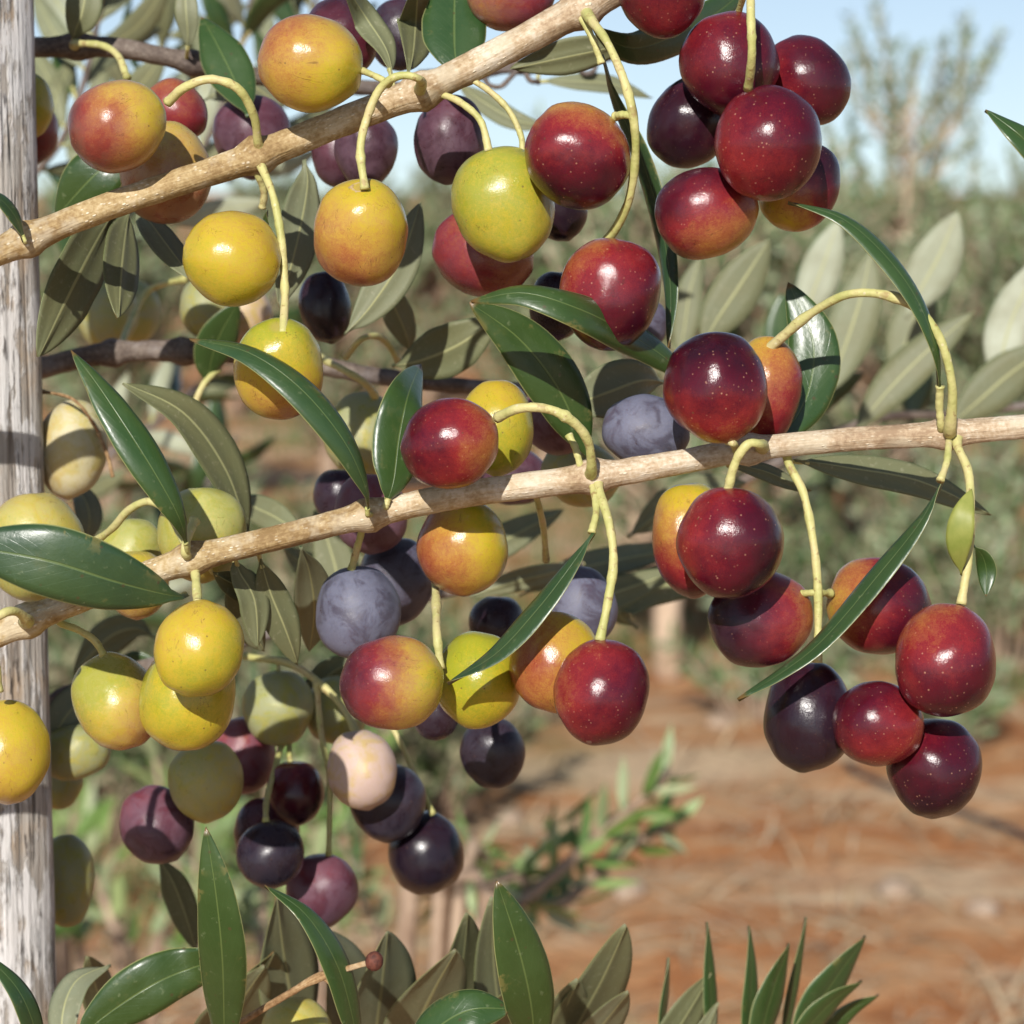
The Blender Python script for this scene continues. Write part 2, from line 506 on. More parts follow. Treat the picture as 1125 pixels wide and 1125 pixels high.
def leaf(parent, pts, width, roll=0.0, roll1=None, fold=.18, curl=-.25, thick=.00035, power=.8, skew=.92, label=None, n=28, nc=8, wave=.05, mats=None):
    """pts from base to tip (px,py,d); roll 0 = upper side faces the camera, 180 = underside"""
    if roll1 is None: roll1 = roll
    if 100 < roll < 260: fold, curl = fold * .35, curl * .6
    sm = catmull(pts, n)
    path = [P(*s) for s in sm]
    top, bot, uvs = [], [], []
    sd = pts[0][0] * .013 + pts[0][1] * .029
    for i, p in enumerate(path):
        t = i / (n - 1)
        T = (path[min(i + 1, n - 1)] - path[max(i - 1, 0)]).normalized()
        V = (CAM - p).normalized()
        W0 = T.cross(V).normalized()
        N0 = W0.cross(T).normalized()
        if N0.dot(V) < 0:
            N0 = -N0
        r = R(roll + (roll1 - roll) * t)
        Nn = N0 * math.cos(r) + W0 * math.sin(r)
        W = W0 * math.cos(r) - N0 * math.sin(r)
        hw = sz(width / 2, sm[i][2])
        tt = max(0.0, (t - .05) / .95)
        prof = max(math.sin(math.pi * tt ** skew), 0) ** power if 0 < tt < 1 else 0
        prof = max(prof, .075 if t < .5 else .012)
        h = hw * prof * (1 + .035 * mnoise.noise(Vector((t * 7, sd, 0))))
        rowt, rowb = [], []
        for j in range(nc + 1):
            u = -1 + 2 * j / nc
            z = h * (fold * abs(u) + curl * u * u) + hw * wave * abs(u) ** 2 * math.sin(t * 9 + sd + u * 1.3)
            q = p + W * (u * h) + Nn * z
            th = thick * (1.0 - .75 * abs(u)) * (1 + 1.2 * math.exp(-(u / .15) ** 2))
            rowt.append(q)
            rowb.append(q - Nn * max(th, thick * .3))
            uvs.append((.5 + u / 2, t))
        top.append(rowt); bot.append(rowb)
    verts = [v for row in top for v in row] + [v for row in bot for v in row]
    uvs = uvs + uvs
    m = nc + 1
    off = n * m
    faces, mi = [], []
    for i in range(n - 1):
        for j in range(nc):
            a, b, c, d = i * m + j, i * m + j + 1, (i + 1) * m + j + 1, (i + 1) * m + j
            faces.append((a, b, c, d)); mi.append(0)
            faces.append((off + d, off + c, off + b, off + a)); mi.append(1)
        for j in (0, nc):
            a, b = i * m + j, (i + 1) * m + j
            faces.append((a, b, off + b, off + a) if j == 0 else (b, a, off + a, off + b)); mi.append(0)
    for i in (0, n - 1):
        for j in range(nc):
            a, b = i * m + j, i * m + j + 1
            faces.append((b, a, off + a, off + b) if i == 0 else (a, b, off + b, off + a)); mi.append(0)
    o = mesh_obj('leaf', verts, faces, mats or [M_UP, M_UN], parent, uvs, mi)
    if label: o['label'] = label
    rt_ = root_in(parent, pts, 34)
    if len(rt_) > len(pts):
        stalk(o, [rt_[0], tuple((a + b) / 2 for a, b in zip(rt_[0], pts[0])), pts[0], tuple(a + (b - a) * .3 for a, b in zip(pts[0], pts[1]))], max(2.6, min(4.6, width * .075)), name='petiole')
    return o

# ------------------------------------------------------------------ olives
def olive_geo(ratio, seed, pit, nseg=44, nring=32):
    rnd = random.Random(seed)
    egg = rnd.uniform(-.08, .10); tipk = rnd.uniform(.01, .06)
    lump = Vector((rnd.uniform(0, 50), rnd.uniform(0, 50), rnd.uniform(0, 50)))
    dents = [(Vector((rnd.gauss(0, 1), rnd.gauss(0, 1), rnd.gauss(0, 1))).normalized(), rnd.uniform(.16, .45), rnd.uniform(-.012, .032)) for _ in range(5)]
    verts, faces = [], []
    for i in range(nring + 1):
        th = math.pi * i / nring                 # 0 at the stalk end (+z), pi at the apex
        for k in range(nseg):
            ph = 2 * math.pi * k / nseg
            x, y, z = math.sin(th) * math.cos(ph), math.sin(th) * math.sin(ph), math.cos(th)
            s = math.sin(th) ** .94 if 0 < i < nring else 0
            x, y = s * math.cos(ph), s * math.sin(ph)
            w = 1 + egg * z
            v = Vector((x * w, y * w, z * ratio))
            d = 1 + .065 * mnoise.noise(v * 1.1 + lump) + .018 * mnoise.noise(v * 3.0 + lump)
            v *= d
            for (dv, dr, dd) in dents:
                q = (v.normalized() - dv).length
                v *= 1 - dd * math.exp(-(q / dr) ** 2)
            v.z -= pit * math.exp(-(th / .24) ** 2)              # dimple round the stalk
            v.z -= tipk * math.exp(-((math.pi - th) / .13) ** 2)  # little nipple at the apex
            if i in (0, nring):
                v.x = v.y = 0
            verts.append(v)
            if i in (0, nring): break
    def idx(i, k):
        if i == 0: return 0
        if i == nring: return len(verts) - 1
        return 1 + (i - 1) * nseg + k % nseg
    for i in range(nring):
        for k in range(nseg):
            if i == 0: faces.append((0, idx(1, k), idx(1, k + 1)))
            elif i == nring - 1: faces.append((idx(i, k), len(verts) - 1, idx(i, k + 1)))
            else: faces.append((idx(i, k), idx(i + 1, k), idx(i + 1, k + 1), idx(i, k + 1)))
    return verts, faces

GU, GL, GB = 'olives hanging from the upper branch', 'olives hanging from the lower branch', 'olives hanging further back in the shade'
GR = 'olives in the cluster at the upper right'
GD = 'olives of the dark cluster at the lower right'
# px, py, semi length, semi width, axis angle (0 right, 90 down) from stalk to apex, tilt (+ apex to camera), depth,
# ripe, span, ripening direction (x right, y down, z to camera), bloom, bloom colour, dots, group, label
OL = [
 (130,138, 55,50, 150, 15,.492, .36,.26,(-.9,.35,.2), .14,'beige',.5,GU,'glossy olive, red on its left half and yellow-green on its right, near the post'),
 (182,190, 56,51,  80,  0,.516, .36,.16,(-.2,1,0), .35,'beige',.35,GU,'dull orange-brown olive partly hidden behind the upper branch'),
 (193,122, 38,33,  60,  0,.545, .50,.08,(0,1,0), .15,'mauve',.4,GU,'small pinkish red olive peeping out behind a half red, half yellow-green one'),
 (277,150, 46,42,  90,  0,.575, .76,.10,(0,1,0), .55,'mauve',.1,GU,'greyish mauve shaded olive behind the yellow stalk loop of the upper branch'),
 (24,115, 38,36,  90,  0,.580, .08,.06,(0,1,0), .15,'green',.1,GB,'dark green olive half hidden behind the post, upper of two'),
 (30,142, 40,34,  80,  0,.600, .40,.22,(.3,.9,0), .15,'mauve',.1,GB,'brownish olive half hidden behind the post, lower of two'),
 (342,70, 58,53, 185, 12,.488, .235,.15,(-.7,-.6,.1), .07,'beige',.35,GU,'large plump yellow olive with an orange blush above the upper branch'),
 (374,42, 45,42,  90,  0,.530, .70,.12,(.2,-.6,0), .18,'mauve',.3,GU,'deep red olive tucked behind a large yellow one, top of the picture'),
 (440,38, 40,34,  90,  0,.555, .85,.08,(0,1,0), .45,'dark',.1,GU,'dark purple shaded olive behind two leaves above the upper branch'),
 (256,284, 54,52, 195, 20,.490, .125,.06,(.3,-.4,.2), .07,'beige',.25,GU,'clean yellow olive, upper of two on one stalk below the upper branch'),
 (307,405, 59,50,  92,-42,.490, .155,.16,(.1,1,-.2), .07,'beige',.3,GU,'yellow olive with a browned lower end, hanging lowest on its stalk'),
 (396,255, 60,53,  92,-38,.488, .26,.15,(-.5,.8,-.1), .07,'beige',.4,GU,'yellow-orange olive reddening underneath, hung on a stalk looping over the upper branch'),
 (554,225, 64,57,  80, 10,.494, .04,.035,(.2,.7,0), .15,'green',.5,GU,'large green-yellow olive hanging beside a red and orange one'),
 (635,172, 61,56, 215, 10,.486, .55,.25,(-.15,.95,.2), .03,'mauve',.75,GU,'glossy red olive with an orange top beside a green-yellow one'),
 (494,153, 49,39,  95,  0,.535, .80,.10,(0,1,0), .50,'mauve',.2,GU,'bloomy purple olive hanging below the middle of the upper branch'),
 (529,279, 57,47,  20,  0,.522, .47,.10,(-.8,.4,0), .22,'mauve',.3,GU,'dull reddish orange olive behind and below a green-yellow one'),
 (373,168, 38,32,  90,  0,.560, .72,.10,(0,1,0), .40,'mauve',.15,GU,'plum-red shaded olive under the upper branch, left of a purple one'),
 (402,165, 42,34,  90,  0,.548, .84,.08,(0,1,0), .50,'mauve',.15,GU,'purple shaded olive behind the stalk of a yellow-orange olive'),
 (560,-8, 50,43,   0,  0,.520, .50,.14,(.5,-.3,0), .35,'mauve',.3,GU,'brownish mauve olive cut by the picture top, above the upper branch'),
 (727,-13, 54,50,  90, 10,.494, .68,.10,(0,-1,0), .04,'mauve',.5,GR,'glossy dark red olive cut by the picture top'),
 (612,228, 38,34,  70,  0,.530, .90,.06,(0,1,0), .10,'dark',.2,GU,'nearly hidden maroon olive between a green-yellow and a red olive'),
 (670,323, 62,56, 100, 10,.494, .60,.16,(.5,.6,0), .04,'mauve',.8,GU,'glossy crimson olive above the long arching green leaf'),
 (613,335, 38,32,  90,  0,.535, .88,.06,(0,1,0), .25,'dark',.1,GB,'dark purple olive peeping out left of a glossy crimson one'),
 (712,356, 27,22,  90,  0,.575, .82,.05,(0,1,0), .60,'blue',.1,GB,'bluish purple olive nearly hidden right of a glossy crimson one'),
 (802,71, 58,55,  80, 10,.498, .66,.10,(.5,.5,0), .04,'mauve',.9,GR,'glossy speckled dark red olive behind the hanging yellow stalk'),
 (884,88, 52,46,  60,  0,.512, .66,.14,(.8,-.3,.2), .05,'mauve',.7,GR,'red and maroon olive at the right rim of the upper right cluster'),
 (757,135, 51,44, 120,  0,.511, .77,.10,(-.5,.3,.5), .06,'mauve',.3,GR,'dark purple olive at the left rim of the upper right cluster'),
 (844,157, 63,59, 100, 15,.484, .64,.10,(.6,-.3,0), .03,'mauve',.9,GR,'big glossy wine red olive at the front of the upper right cluster'),
 (777,233, 57,50, 160,  5,.496, .51,.20,(-.5,-.6,.1), .08,'mauve',.5,GR,'pinkish red olive with an orange belly at the foot of its cluster'),
 (880,205, 51,42, 120,  0,.506, .55,.32,(.8,-.5,0), .05,'mauve',.5,GR,'red olive with a greenish yellow underside behind the wine red one'),
 (786,425, 62,56,  75, 10,.488, .63,.20,(-.1,-.95,.2), .03,'mauve',.85,GL,'glossy dark red olive with an orange lower end sitting above the lower branch'),
 (842,427, 58,39,  95,  0,.508, .42,.15,(.7,.7,0), .05,'mauve',.4,GL,'orange olive at the end of the high arching stalk'),
 (495,487, 54,51, 175, 10,.487, .53,.16,(-.9,-.1,.2), .03,'mauve',.55,GL,'glossy red olive with an orange right side resting above the lower branch'),
 (545,470, 53,42,  90,  0,.512, .07,.08,(0,-1,0), .08,'green',.3,GL,'yellow-green olive behind a glossy red one at the lower branch'),
 (612,460, 40,39,  90,  0,.545, .68,.10,(0,1,0), .72,'mauve',.1,GL,'dusty mauve olive behind the tip of a broad green leaf'),
 (710,474, 49,40,  10,  0,.510, .86,.08,(1,0,0), .95,'blue',.3,GL,'dusty blue-purple olive lying just above the lower branch'),
 (637,520, 44,36,  20,  0,.565, .10,.06,(0,1,0), .85,'green',.1,GB,'grey-green olive half hidden behind the lower branch'),
 (562,522, 40,34,  20,  0,.580, .80,.06,(0,1,0), .45,'mauve',.1,GB,'dull purple olive half hidden behind the lower branch under a yellow-green one'),
 (398,478, 48,41,  90,  0,.600, .06,.05,(0,1,0), .85,'green',.05,GB,'pale grey-green blurred olive left of an upright dark green leaf'),
 (374,545, 31,29,  90,  0,.570, .86,.06,(0,1,0), .40,'dark',.05,GB,'small dark purple olive behind the base of a long arching leaf'),
 (407,563, 44,41,  90,  0,.545, .62,.12,(0,1,0), .80,'mauve',.1,GL,'dusty pinkish mauve olive crossed by the lower branch'),
 (508,601, 53,50,  88, 12,.513, .26,.20,(-.85,.4,0), .03,'beige',.35,GL,'yellow olive with an orange-red left side hanging under the lower branch'),
 (393,673, 52,47,  95,  5,.520, .86,.08,(0,-.6,0), .92,'blue',.25,GL,'dusty slate blue olive hanging under the lower branch'),
 (436,638, 48,42,  90,  0,.556, .90,.06,(0,1,0), .55,'blue',.1,GL,'dark purple shaded olive behind a dusty slate blue one'),
 (431,750, 57,51, 175, 12,.490, .38,.32,(-.95,-.1,.1), .20,'mauve',.6,GL,'olive ripening from red on its left to green on its right'),
 (524,747, 52,49, 100,  5,.503, .035,.06,(.6,.7,0), .03,'green',.35,GL,'green-yellow olive crossed by the tip of a slanting leaf'),
 (611,727, 56,52,  90, 10,.499, .28,.20,(-.85,.1,.1), .03,'mauve',.5,GL,'golden olive with a red left side, behind a red one'),
 (661,760, 58,52, 105, 22,.484, .59,.14,(.7,.3,.1), .04,'mauve',.65,GL,'glossy red olive with a pale apex dot, hung on a long stalk'),
 (637,668, 46,41,  90,  0,.545, .84,.08,(0,1,0), .95,'blue',.15,GL,'dusty lavender-blue olive behind the long stalk of a red one'),
 (546,690, 36,31,  90,  0,.575, .92,.05,(0,1,0), .30,'dark',.05,GB,'nearly black olive peeping out above a green-yellow one'),
 (478,784, 29,27,  90,  0,.560, .88,.05,(0,1,0), .30,'dark',.05,GB,'small purple olive peeping out below a red and green one'),
 (541,828, 39,36,  80,  0,.570, .95,.05,(0,1,0), .50,'dark',.05,GB,'nearly black olive hanging alone below a green-yellow one'),
 (398,845, 44,38,  80,  0,.575, .18,.05,(.5,.6,0), .95,'pink',.1,GB,'pale pinkish cream olive above two dark purple ones'),
 (425,882, 43,42,  90,  0,.590, .93,.05,(0,1,0), .50,'dark',.05,GB,'dark purple olive directly beneath a pale pinkish cream one'),
 (468,937, 45,42,  80,  0,.595, .96,.04,(0,1,0), .15,'dark',.05,GB,'black-purple olive, last of three stepping down to the right'),
 (306,778, 42,39,  90,  0,.600, .03,.05,(0,1,0), .85,'green',.05,GB,'grey-green shaded olive right of two clear yellow ones'),
 (369,780, 38,34,  90,  0,.610, .03,.05,(0,1,0), .85,'green',.05,GB,'dull green shaded olive behind an arched stalk'),
 (80,493, 54,38,  95,  0,.580, .15,.10,(-1,.2,0), .88,'cream',.1,GB,'long cream-coloured olive right beside the grey post'),
 (38,600, 60,54,  90,  0,.514, .09,.06,(0,-1,0), .55,'milky',.2,GL,'dull yellow olive behind the large dark leaf in front of the post'),
 (222,587, 52,49,  90,  0,.522, .05,.05,(0,1,0), .55,'milky',.2,GL,'pale green-yellow olive just above a node of the lower branch'),
 (145,612, 43,38,  95,  0,.535, .04,.05,(0,1,0), .55,'milky',.2,GL,'pale green olive between a large dark leaf and the lower branch'),
 (219,712, 54,49, 105, 15,.488, .105,.07,(-.2,-.5,.1), .07,'beige',.2,GL,'bright clear yellow olive on a short stalk under the lower branch'),
 (206,766, 58,53, 100, 10,.506, .070,.05,(.3,.6,0), .07,'beige',.2,GL,'yellow-green olive directly behind a bright clear yellow one'),
 (127,770, 55,46,  55,  8,.508, .13,.22,(.75,.7,-.3), .25,'beige',.2,GL,'yellow olive with a browned lower right end near the post'),
 (8,825, 59,46,  90,  5,.490, .19,.06,(-.4,.3,0), .07,'beige',.2,GL,'golden olive in front of the post, cut by the left edge'),
 (150,642, 38,36,  90,  0,.530, .20,.10,(0,1,0), .25,'beige',.1,GL,'olive almost wholly hidden behind the lower branch, showing only its tan underside'),
 (80,826, 42,31, 170,  0,.600, .05,.05,(0,1,0), .85,'green',.1,GB,'dark green shaded olive right beside the post, upper of two'),
 (64,858, 32,27,  90,  0,.625, .05,.05,(0,1,0), .85,'green',.1,GB,'dark green shaded olive right beside the post, lower of two'),
 (226,857, 46,41,  90,  0,.572, .09,.10,(1,.2,0), .65,'green',.05,GB,'greenish beige olive half in shade below two yellow ones'),
 (172,906, 44,40,  60,  0,.578, .72,.14,(.3,.8,0), .60,'mauve',.05,GB,'dull brownish purple olive below a greenish beige one'),
 (266,830, 42,37,  90,  0,.605, .55,.10,(.3,.6,0), .60,'mauve',.05,GB,'dull reddish mauve olive in the shade beneath a grey-green one'),
 (325,872, 37,31,  90,  0,.590, .74,.12,(.4,.7,0), .08,'mauve',.05,GB,'small dark crimson olive above a maroon one'),
 (293,914, 38,36,  90,  0,.592, .80,.08,(0,1,0), .30,'mauve',.05,GB,'purple olive mostly hidden behind a near-black one'),
 (297,938, 38,37,  90,  5,.574, .95,.05,(0,1,0), .30,'dark',.05,GB,'near-black olive with a bluish sheen left of a maroon one'),
 (354,978, 41,39,  90,  5,.590, .68,.10,(.2,.8,0), .60,'mauve',.05,GB,'maroon olive hanging lowest in the middle of the shaded bunch'),
 (72,967, 52,32,  90,  0,.610, .04,.04,(0,1,0), .85,'green',.05,GB,'long pale green olive beside the post low in the picture'),
 (325,1141, 46,42,  90,  5,.540, .05,.05,(0,-1,0), .55,'milky',.2,GB,'pale yellow-green olive cut by the bottom edge'),
 (119,344, 40,33,  90,  0,.680, .04,.04,(0,1,0), .85,'green',.05,GB,'blurred pale green olive in the shade, left of a touching pair'),
 (146,343, 36,30,  90,  0,.710, .04,.04,(0,1,0), .85,'green',.05,GB,'blurred pale green olive in the shade, right of a touching pair'),
 (228,338, 34,31,  90,  0,.620, .05,.04,(0,1,0), .85,'green',.05,GB,'pale yellow-green olive peeping out below a clean yellow one'),
 (268,345, 36,31,  90,  0,.640, .16,.05,(0,1,0), .75,'pink',.05,GB,'dusty cream-pink olive behind two clean yellow ones'),
 (357,338, 40,29,  80,  0,.560, .93,.05,(0,1,0), .15,'dark',.1,GB,'nearly black olive below a yellow-orange one'),
 (759,592, 63,43,  85,  0,.505, .37,.20,(-.2,.95,0), .04,'mauve',.5,GL,'orange olive with a red foot behind a glossy dark red one'),
 (803,597, 61,58,  90, 12,.484, .70,.17,(.8,.4,-.2), .03,'mauve',.8,GL,'glossy dark red to black olive in front of an orange one'),
 (836,680, 58,52, 160,  5,.502, .64,.24,(-.85,.1,0), .12,'mauve',.35,GD,'dark maroon olive with an orange right side on the left of a stalk fork'),
 (966,665, 58,54,  20,  5,.505, .60,.28,(.9,.2,-.1), .06,'mauve',.4,GD,'dark red olive with a pale orange shoulder on the right of a stalk fork'),
 (889,786, 60,50,  95,  5,.497, .89,.08,(-.2,.6,0), .14,'dark',.15,GD,'almost black olive with a faint bloom at the end of a straight stalk'),
 (965,796, 50,47, 190, 12,.492, .57,.12,(-.5,-.5,.2), .04,'mauve',.95,GD,'small speckled red olive with a dark apex spot, between two larger ones'),
 (1038,725, 64,56,  95, 10,.486, .61,.16,(.5,.8,0), .04,'mauve',.9,GD,'big speckled red olive with an orange top at the right'),
 (1027,843, 55,51,  95,  5,.499, .80,.16,(.3,.8,-.4), .05,'dark',.6,GD,'dark maroon-black olive lowest at the right'),
]

def build_olives():
    placed = []
    order = sorted(range(len(OL)), key=lambda i: OL[i][6])
    for i in order:
        (px, py, a, b, ang, tilt, d, ripe, span, dr, bloom, bc, dots, grp, lab) = OL[i]
        for it in range(200):                       # nudge back until it only touches the ones in front
            c = P(px, py, d); r = sz((a + b) / 2, d)
            if all((c - c2).length > (r + r2) * .955 for c2, r2 in placed):
                break
            d += .001
        placed.append((c, r))
        rb = sz(b, d)
        an = R(ang); tl = R(tilt)
        axis = (RIGHT * math.cos(an) - UP * math.sin(an)) * math.cos(tl) - FWD * math.sin(tl)   # stalk -> apex
        zax = -axis.normalized()
        yax = zax.cross(FWD).normalized()
        xax = yax.cross(zax)
        rot = Matrix((xax, yax, zax)).transposed()
        v, f = olive_geo(a / b, i + 3, .07 if tilt >= 20 else .045)
        g = (RIGHT * dr[0] - UP * dr[1] - FWD * dr[2]).normalized()
        gl = rot.transposed() @ g
        m = skin(ripe, span, gl, bloom, bc, i + 1, dots)
        o = mesh_obj('olive', v, f, m)
        o.matrix_world = Matrix.Translation(c) @ rot.to_4x4() @ Matrix.Scale(rb, 4)
        tag(o, lab, 'olive', grp)
        if tilt < 0:                                # the pale torn ring round the stalk shows on these
            rr = random.Random(i)
            cv, cf = [], []
            for k in range(20):
                th = 2 * math.pi * k / 20
                for (q, zz) in ((.115, .93), (.15 + rr.uniform(0, .05), 1.0 + rr.uniform(-.01, .02)), (.20 + rr.uniform(-.03, .06), .965), (.19, .90)):
                    cv.append(Vector((q * math.cos(th), q * math.sin(th), a / b * zz - .045)))
            for k in range(20):
                k2 = (k + 1) % 20
                for j in range(3):
                    cf.append((k * 4 + j, k * 4 + j + 1, k2 * 4 + j + 1, k2 * 4 + j))
            cal = mesh_obj('calyx', cv, cf, M_SCAR)
            cal.parent = o

build_olives()

# ------------------------------------------------------------------ the upper branch
B1 = thing('olive_branch', P(0, 275, .50), 'golden brown olive branch rising from lower left to the top, yellow stalks looping over it', 'branch')
branch_mesh([(-260,395,.50,17),(-120,330,.50,17),(0,276,.50,16.5),(110,230,.50,16),(200,199,.50,16),(283,171,.50,17),(400,124,.50,17),(470,97,.50,17),(560,52,.50,17.5),(640,9,.50,18),(760,-55,.50,18),(900,-130,.50,17)],
            M_BARK, B1, nodes=(30, 283, 462, 640))
# stalks of the upper branch
stalk(B1, [(284,160,.497),(279,128,.492),(262,98,.488),(232,87,.487),(203,96,.488),(184,113,.491)], 6.2, knobs=(.55,))
stalk(B1, [(288,185,.497),(300,215,.493),(309,262,.491),(313,320,.490),(311,367,.4825)], 5.6, knobs=(.4, .75))
stalk(B1, [(281,188,.500),(290,210,.503),(288,228,.505)], 5)
stalk(B1, [(462,100,.488),(462,88,.480),(440,83,.478),(418,97,.480),(403,130,.481),(396,165,.481),(401,208,.480)], 5.6, knobs=(.5, .8))
stalk(B1, [(428,92,.481),(413,84,.483),(399,78,.487)], 4.6)
stalk(B1, [(482,102,.500),(505,112,.497),(528,133,.495),(537,166,.494)], 5.0)
stalk(B1, [(512,84,.500),(535,98,.500),(558,120,.500),(572,148,.500),(574,166,.500)], 4.2, knobs=(.5,))
stalk(B1, [(648,20,.494),(668,48,.486),(686,90,.482),(696,130,.482),(698,170,.485),(692,215,.489),(680,245,.493),(667,264,.496)], 6.0, knobs=(.38, .7))
stalk(B1, [(695,127,.482),(684,126,.483),(676,128,.485)], 5.5)
stalk(B1, [(640,22,.497),(652,45,.496),(661,70,.496)], 5.0)
stalk(B1, [(824,-30,.483),(825,20,.474),(826,60,.474),(822,98,.481)], 6.0, knobs=(.55,))
stalk(B1, [(824,-30,.485),(812,12,.497),(806,32,.499)], 4.5)
# its leaves
leaf(B1, [(28,266,.492),(18,240,.490),(2,220,.488),(-22,204,.486)], 24, 55)
leaf(B1, [(660,62,.500),(676,110,.512),(705,175,.516),(727,250,.516),(737,320,.512),(734,382,.508)], 34, 58, 40)
leaf(B1, [(430,85,.508),(422,55,.512),(400,20,.516),(375,-18,.505)], 38, 222, 215)
leaf(B1, [(447,82,.516),(452,55,.52),(455,20,.525),(458,-25,.51)], 50, 222, 215)
leaf(B1, [(505,84,.512),(500,60,.514),(499,25,.518),(500,-30,.524)], 72, 10, 0)
leaf(B1, [(640,22,.508),(690,52,.515),(745,38,.525),(790,12,.535),(830,-22,.545)], 46, 25, 20)
leaf(B1, [(700,40,.53),(665,52,.53),(620,62,.53),(560,75,.53)], 42, 150, 165)
leaf(B1, [(130,225,.535),(115,245,.532),(80,310,.520),(40,392,.512)], 78, 138)
leaf(B1, [(140,232,.538),(136,255,.534),(131,300,.524),(128,350,.516)], 56, 138)
leaf(B1, [(148,228,.535),(165,248,.53),(185,275,.525),(210,308,.52)], 42, 140)
leaf(B1, [(150,158,.545),(128,172,.545),(98,198,.545),(60,240,.55)], 62, 12)
leaf(B1, [(334,176,.545),(336,205,.543),(326,260,.535),(306,338,.53)], 54, 150)
leaf(B1, [(292,232,.510),(290,262,.515),(287,290,.52)], 14, 40)

# ------------------------------------------------------------------ the lower branch
B2 = thing('olive_branch', P(30, 682, .50), 'pale tan olive branch crossing the middle of the picture from lower left to right', 'branch')
branch_mesh([(-260,790,.50,17),(-120,742,.50,17),(-20,704,.50,16.5),(30,682,.50,16.5),(110,650,.50,16),(212,614,.50,16),(300,592,.50,15),(400,567,.50,15),(500,545,.50,15),(650,524,.50,15.5),(740,509,.50,14),(822,494,.50,13.5),(930,483,.50,13.5),(1040,476,.50,14.5),(1150,466,.50,14),(1300,452,.50,13),(1450,440,.50,11)],
            M_BARK, B2, nodes=(30, 210, 405, 652, 824, 1040), n=190)
stalk(B2, [(1044,470,.494),(1046,425,.489),(1034,375,.487),(1008,340,.487),(972,324,.489),(930,324,.492),(890,345,.498),(862,368,.502),(843,385,.505)], 6.3, knobs=(.52, .85))
stalk(B2, [(1034,468,.496),(1032,445,.494),(1033,424,.492)], 5.5)
stalk(B2, [(1052,490,.496),(1064,520,.492),(1066,560,.488),(1064,610,.487),(1056,664,.486)], 6.2, knobs=(.55,))
stalk(B2, [(1042,490,.495),(1040,508,.491),(1033,528,.488)], 5.0)
stalk(B2, [(836,500,.488),(836,489,.482),(822,488,.479),(808,508,.480),(799,541,.482)], 6.4)
stalk(B2, [(812,494,.486),(806,488,.486),(800,484,.488)], 5.5)
stalk(B2, [(866,508,.502),(882,540,.500),(891,580,.498),(897,625,.497),(899,670,.497),(898,728,.497)], 5.8, knobs=(.35, .68))
stalk(B2, [(912,652,.501),(897,651,.497),(881,652,.499)], 4.8)
stalk(B2, [(650,515,.494),(646,485,.489),(628,462,.486),(600,449,.485),(570,449,.486),(546,459,.490)], 6.6, knobs=(.5,))
stalk(B2, [(638,514,.499),(632,492,.499),(625,478,.500)], 5)
stalk(B2, [(658,538,.496),(669,575,.490),(674,615,.487),(668,660,.485),(659,704,.484)], 6.2, knobs=(.62,))
stalk(B2, [(652,540,.496),(655,562,.492),(650,585,.489)], 5.0)
stalk(B2, [(474,556,.532),(477,610,.529),(479,655,.514),(480,695,.501),(484,735,.500)], 5.8, knobs=(.6, .85))
stalk(B2, [(398,580,.506),(393,600,.510),(386,626,.517)], 5.0)
stalk(B2, [(590,548,.512),(597,580,.530),(600,615,.545)], 4.6)
stalk(B2, [(214,628,.498),(216,645,.494),(217,664,.490)], 6.4)
stalk(B2, [(204,608,.495),(206,590,.496),(214,572,.500)], 6.4)
stalk(B2, [(206,604,.500),(186,566,.512),(165,551,.515),(142,560,.518),(124,580,.522),(105,595,.528)], 5.2, knobs=(.5,))
stalk(B2, [(30,682,.488),(18,672,.482),(4,674,.479),(-8,690,.479),(-2,760,.482)], 6.4)
stalk(B2, [(66,684,.505),(86,692,.506),(104,704,.506),(114,720,.506)], 5.0)
# little pointed bracts on the right stalk
leaf(B2, [(1056,632,.486),(1053,600,.482),(1058,565,.481),(1068,537,.484)], 30, -12, 0, mats=[M_YOUNG, M_UN])
leaf(B2, [(1070,600,.500),(1080,612,.502),(1084,630,.503),(1083,655,.502)], 22, 20, 10)
# its leaves
leaf(B2, [(1033,428,.492),(1029,385,.487),(1008,330,.485),(972,280,.485),(925,240,.485),(866,221,.487)], 34, 52, 58, curl=-.35)
leaf(B2, [(1036,525,.489),(1012,572,.488),(965,632,.489),(905,702,.486),(860,738,.485),(810,768,.487)], 38, 50, 56)
leaf(B2, [(772,430,.512),(745,404,.505),(700,372,.496),(640,341,.480),(575,322,.478),(517,331,.482)], 50, 34, 44, curl=-.4)
leaf(B2, [(652,508,.515),(640,485,.513),(612,425,.508),(570,372,.504),(516,332,.500)], 66, 8, 18)
leaf(B2, [(424,556,.497),(432,528,.497),(438,480,.499),(448,435,.502),(462,400,.520)], 62, 28, 22, power=.68)
leaf(B2, [(404,566,.486),(403,540,.480),(378,485,.475),(330,427,.473),(272,387,.475),(208,372,.480)], 44, 36, 46, curl=-.4)
leaf(B2, [(206,606,.494),(198,572,.486),(170,520,.482),(135,465,.482),(105,420,.484),(78,384,.486)], 46, 22, 30, curl=-.35)
leaf(B2, [(206,652,.487),(192,655,.482),(130,640,.474),(60,618,.470),(0,606,.470),(-60,600,.472)], 82, -10, -5, fold=.1, curl=-.2)
leaf(B2, [(652,585,.489),(625,625,.487),(590,670,.486),(545,718,.486),(491,750,.487)], 40, 46, 60)
leaf(B2, [(272,604,.540),(268,580,.538),(245,515,.532),(200,455,.525),(134,422,.520)], 58, 222, 218, curl=-.4)
leaf(B2, [(870,506,.510),(930,515,.516),(1010,530,.524),(1088,566,.532)], 40, 150, 160)
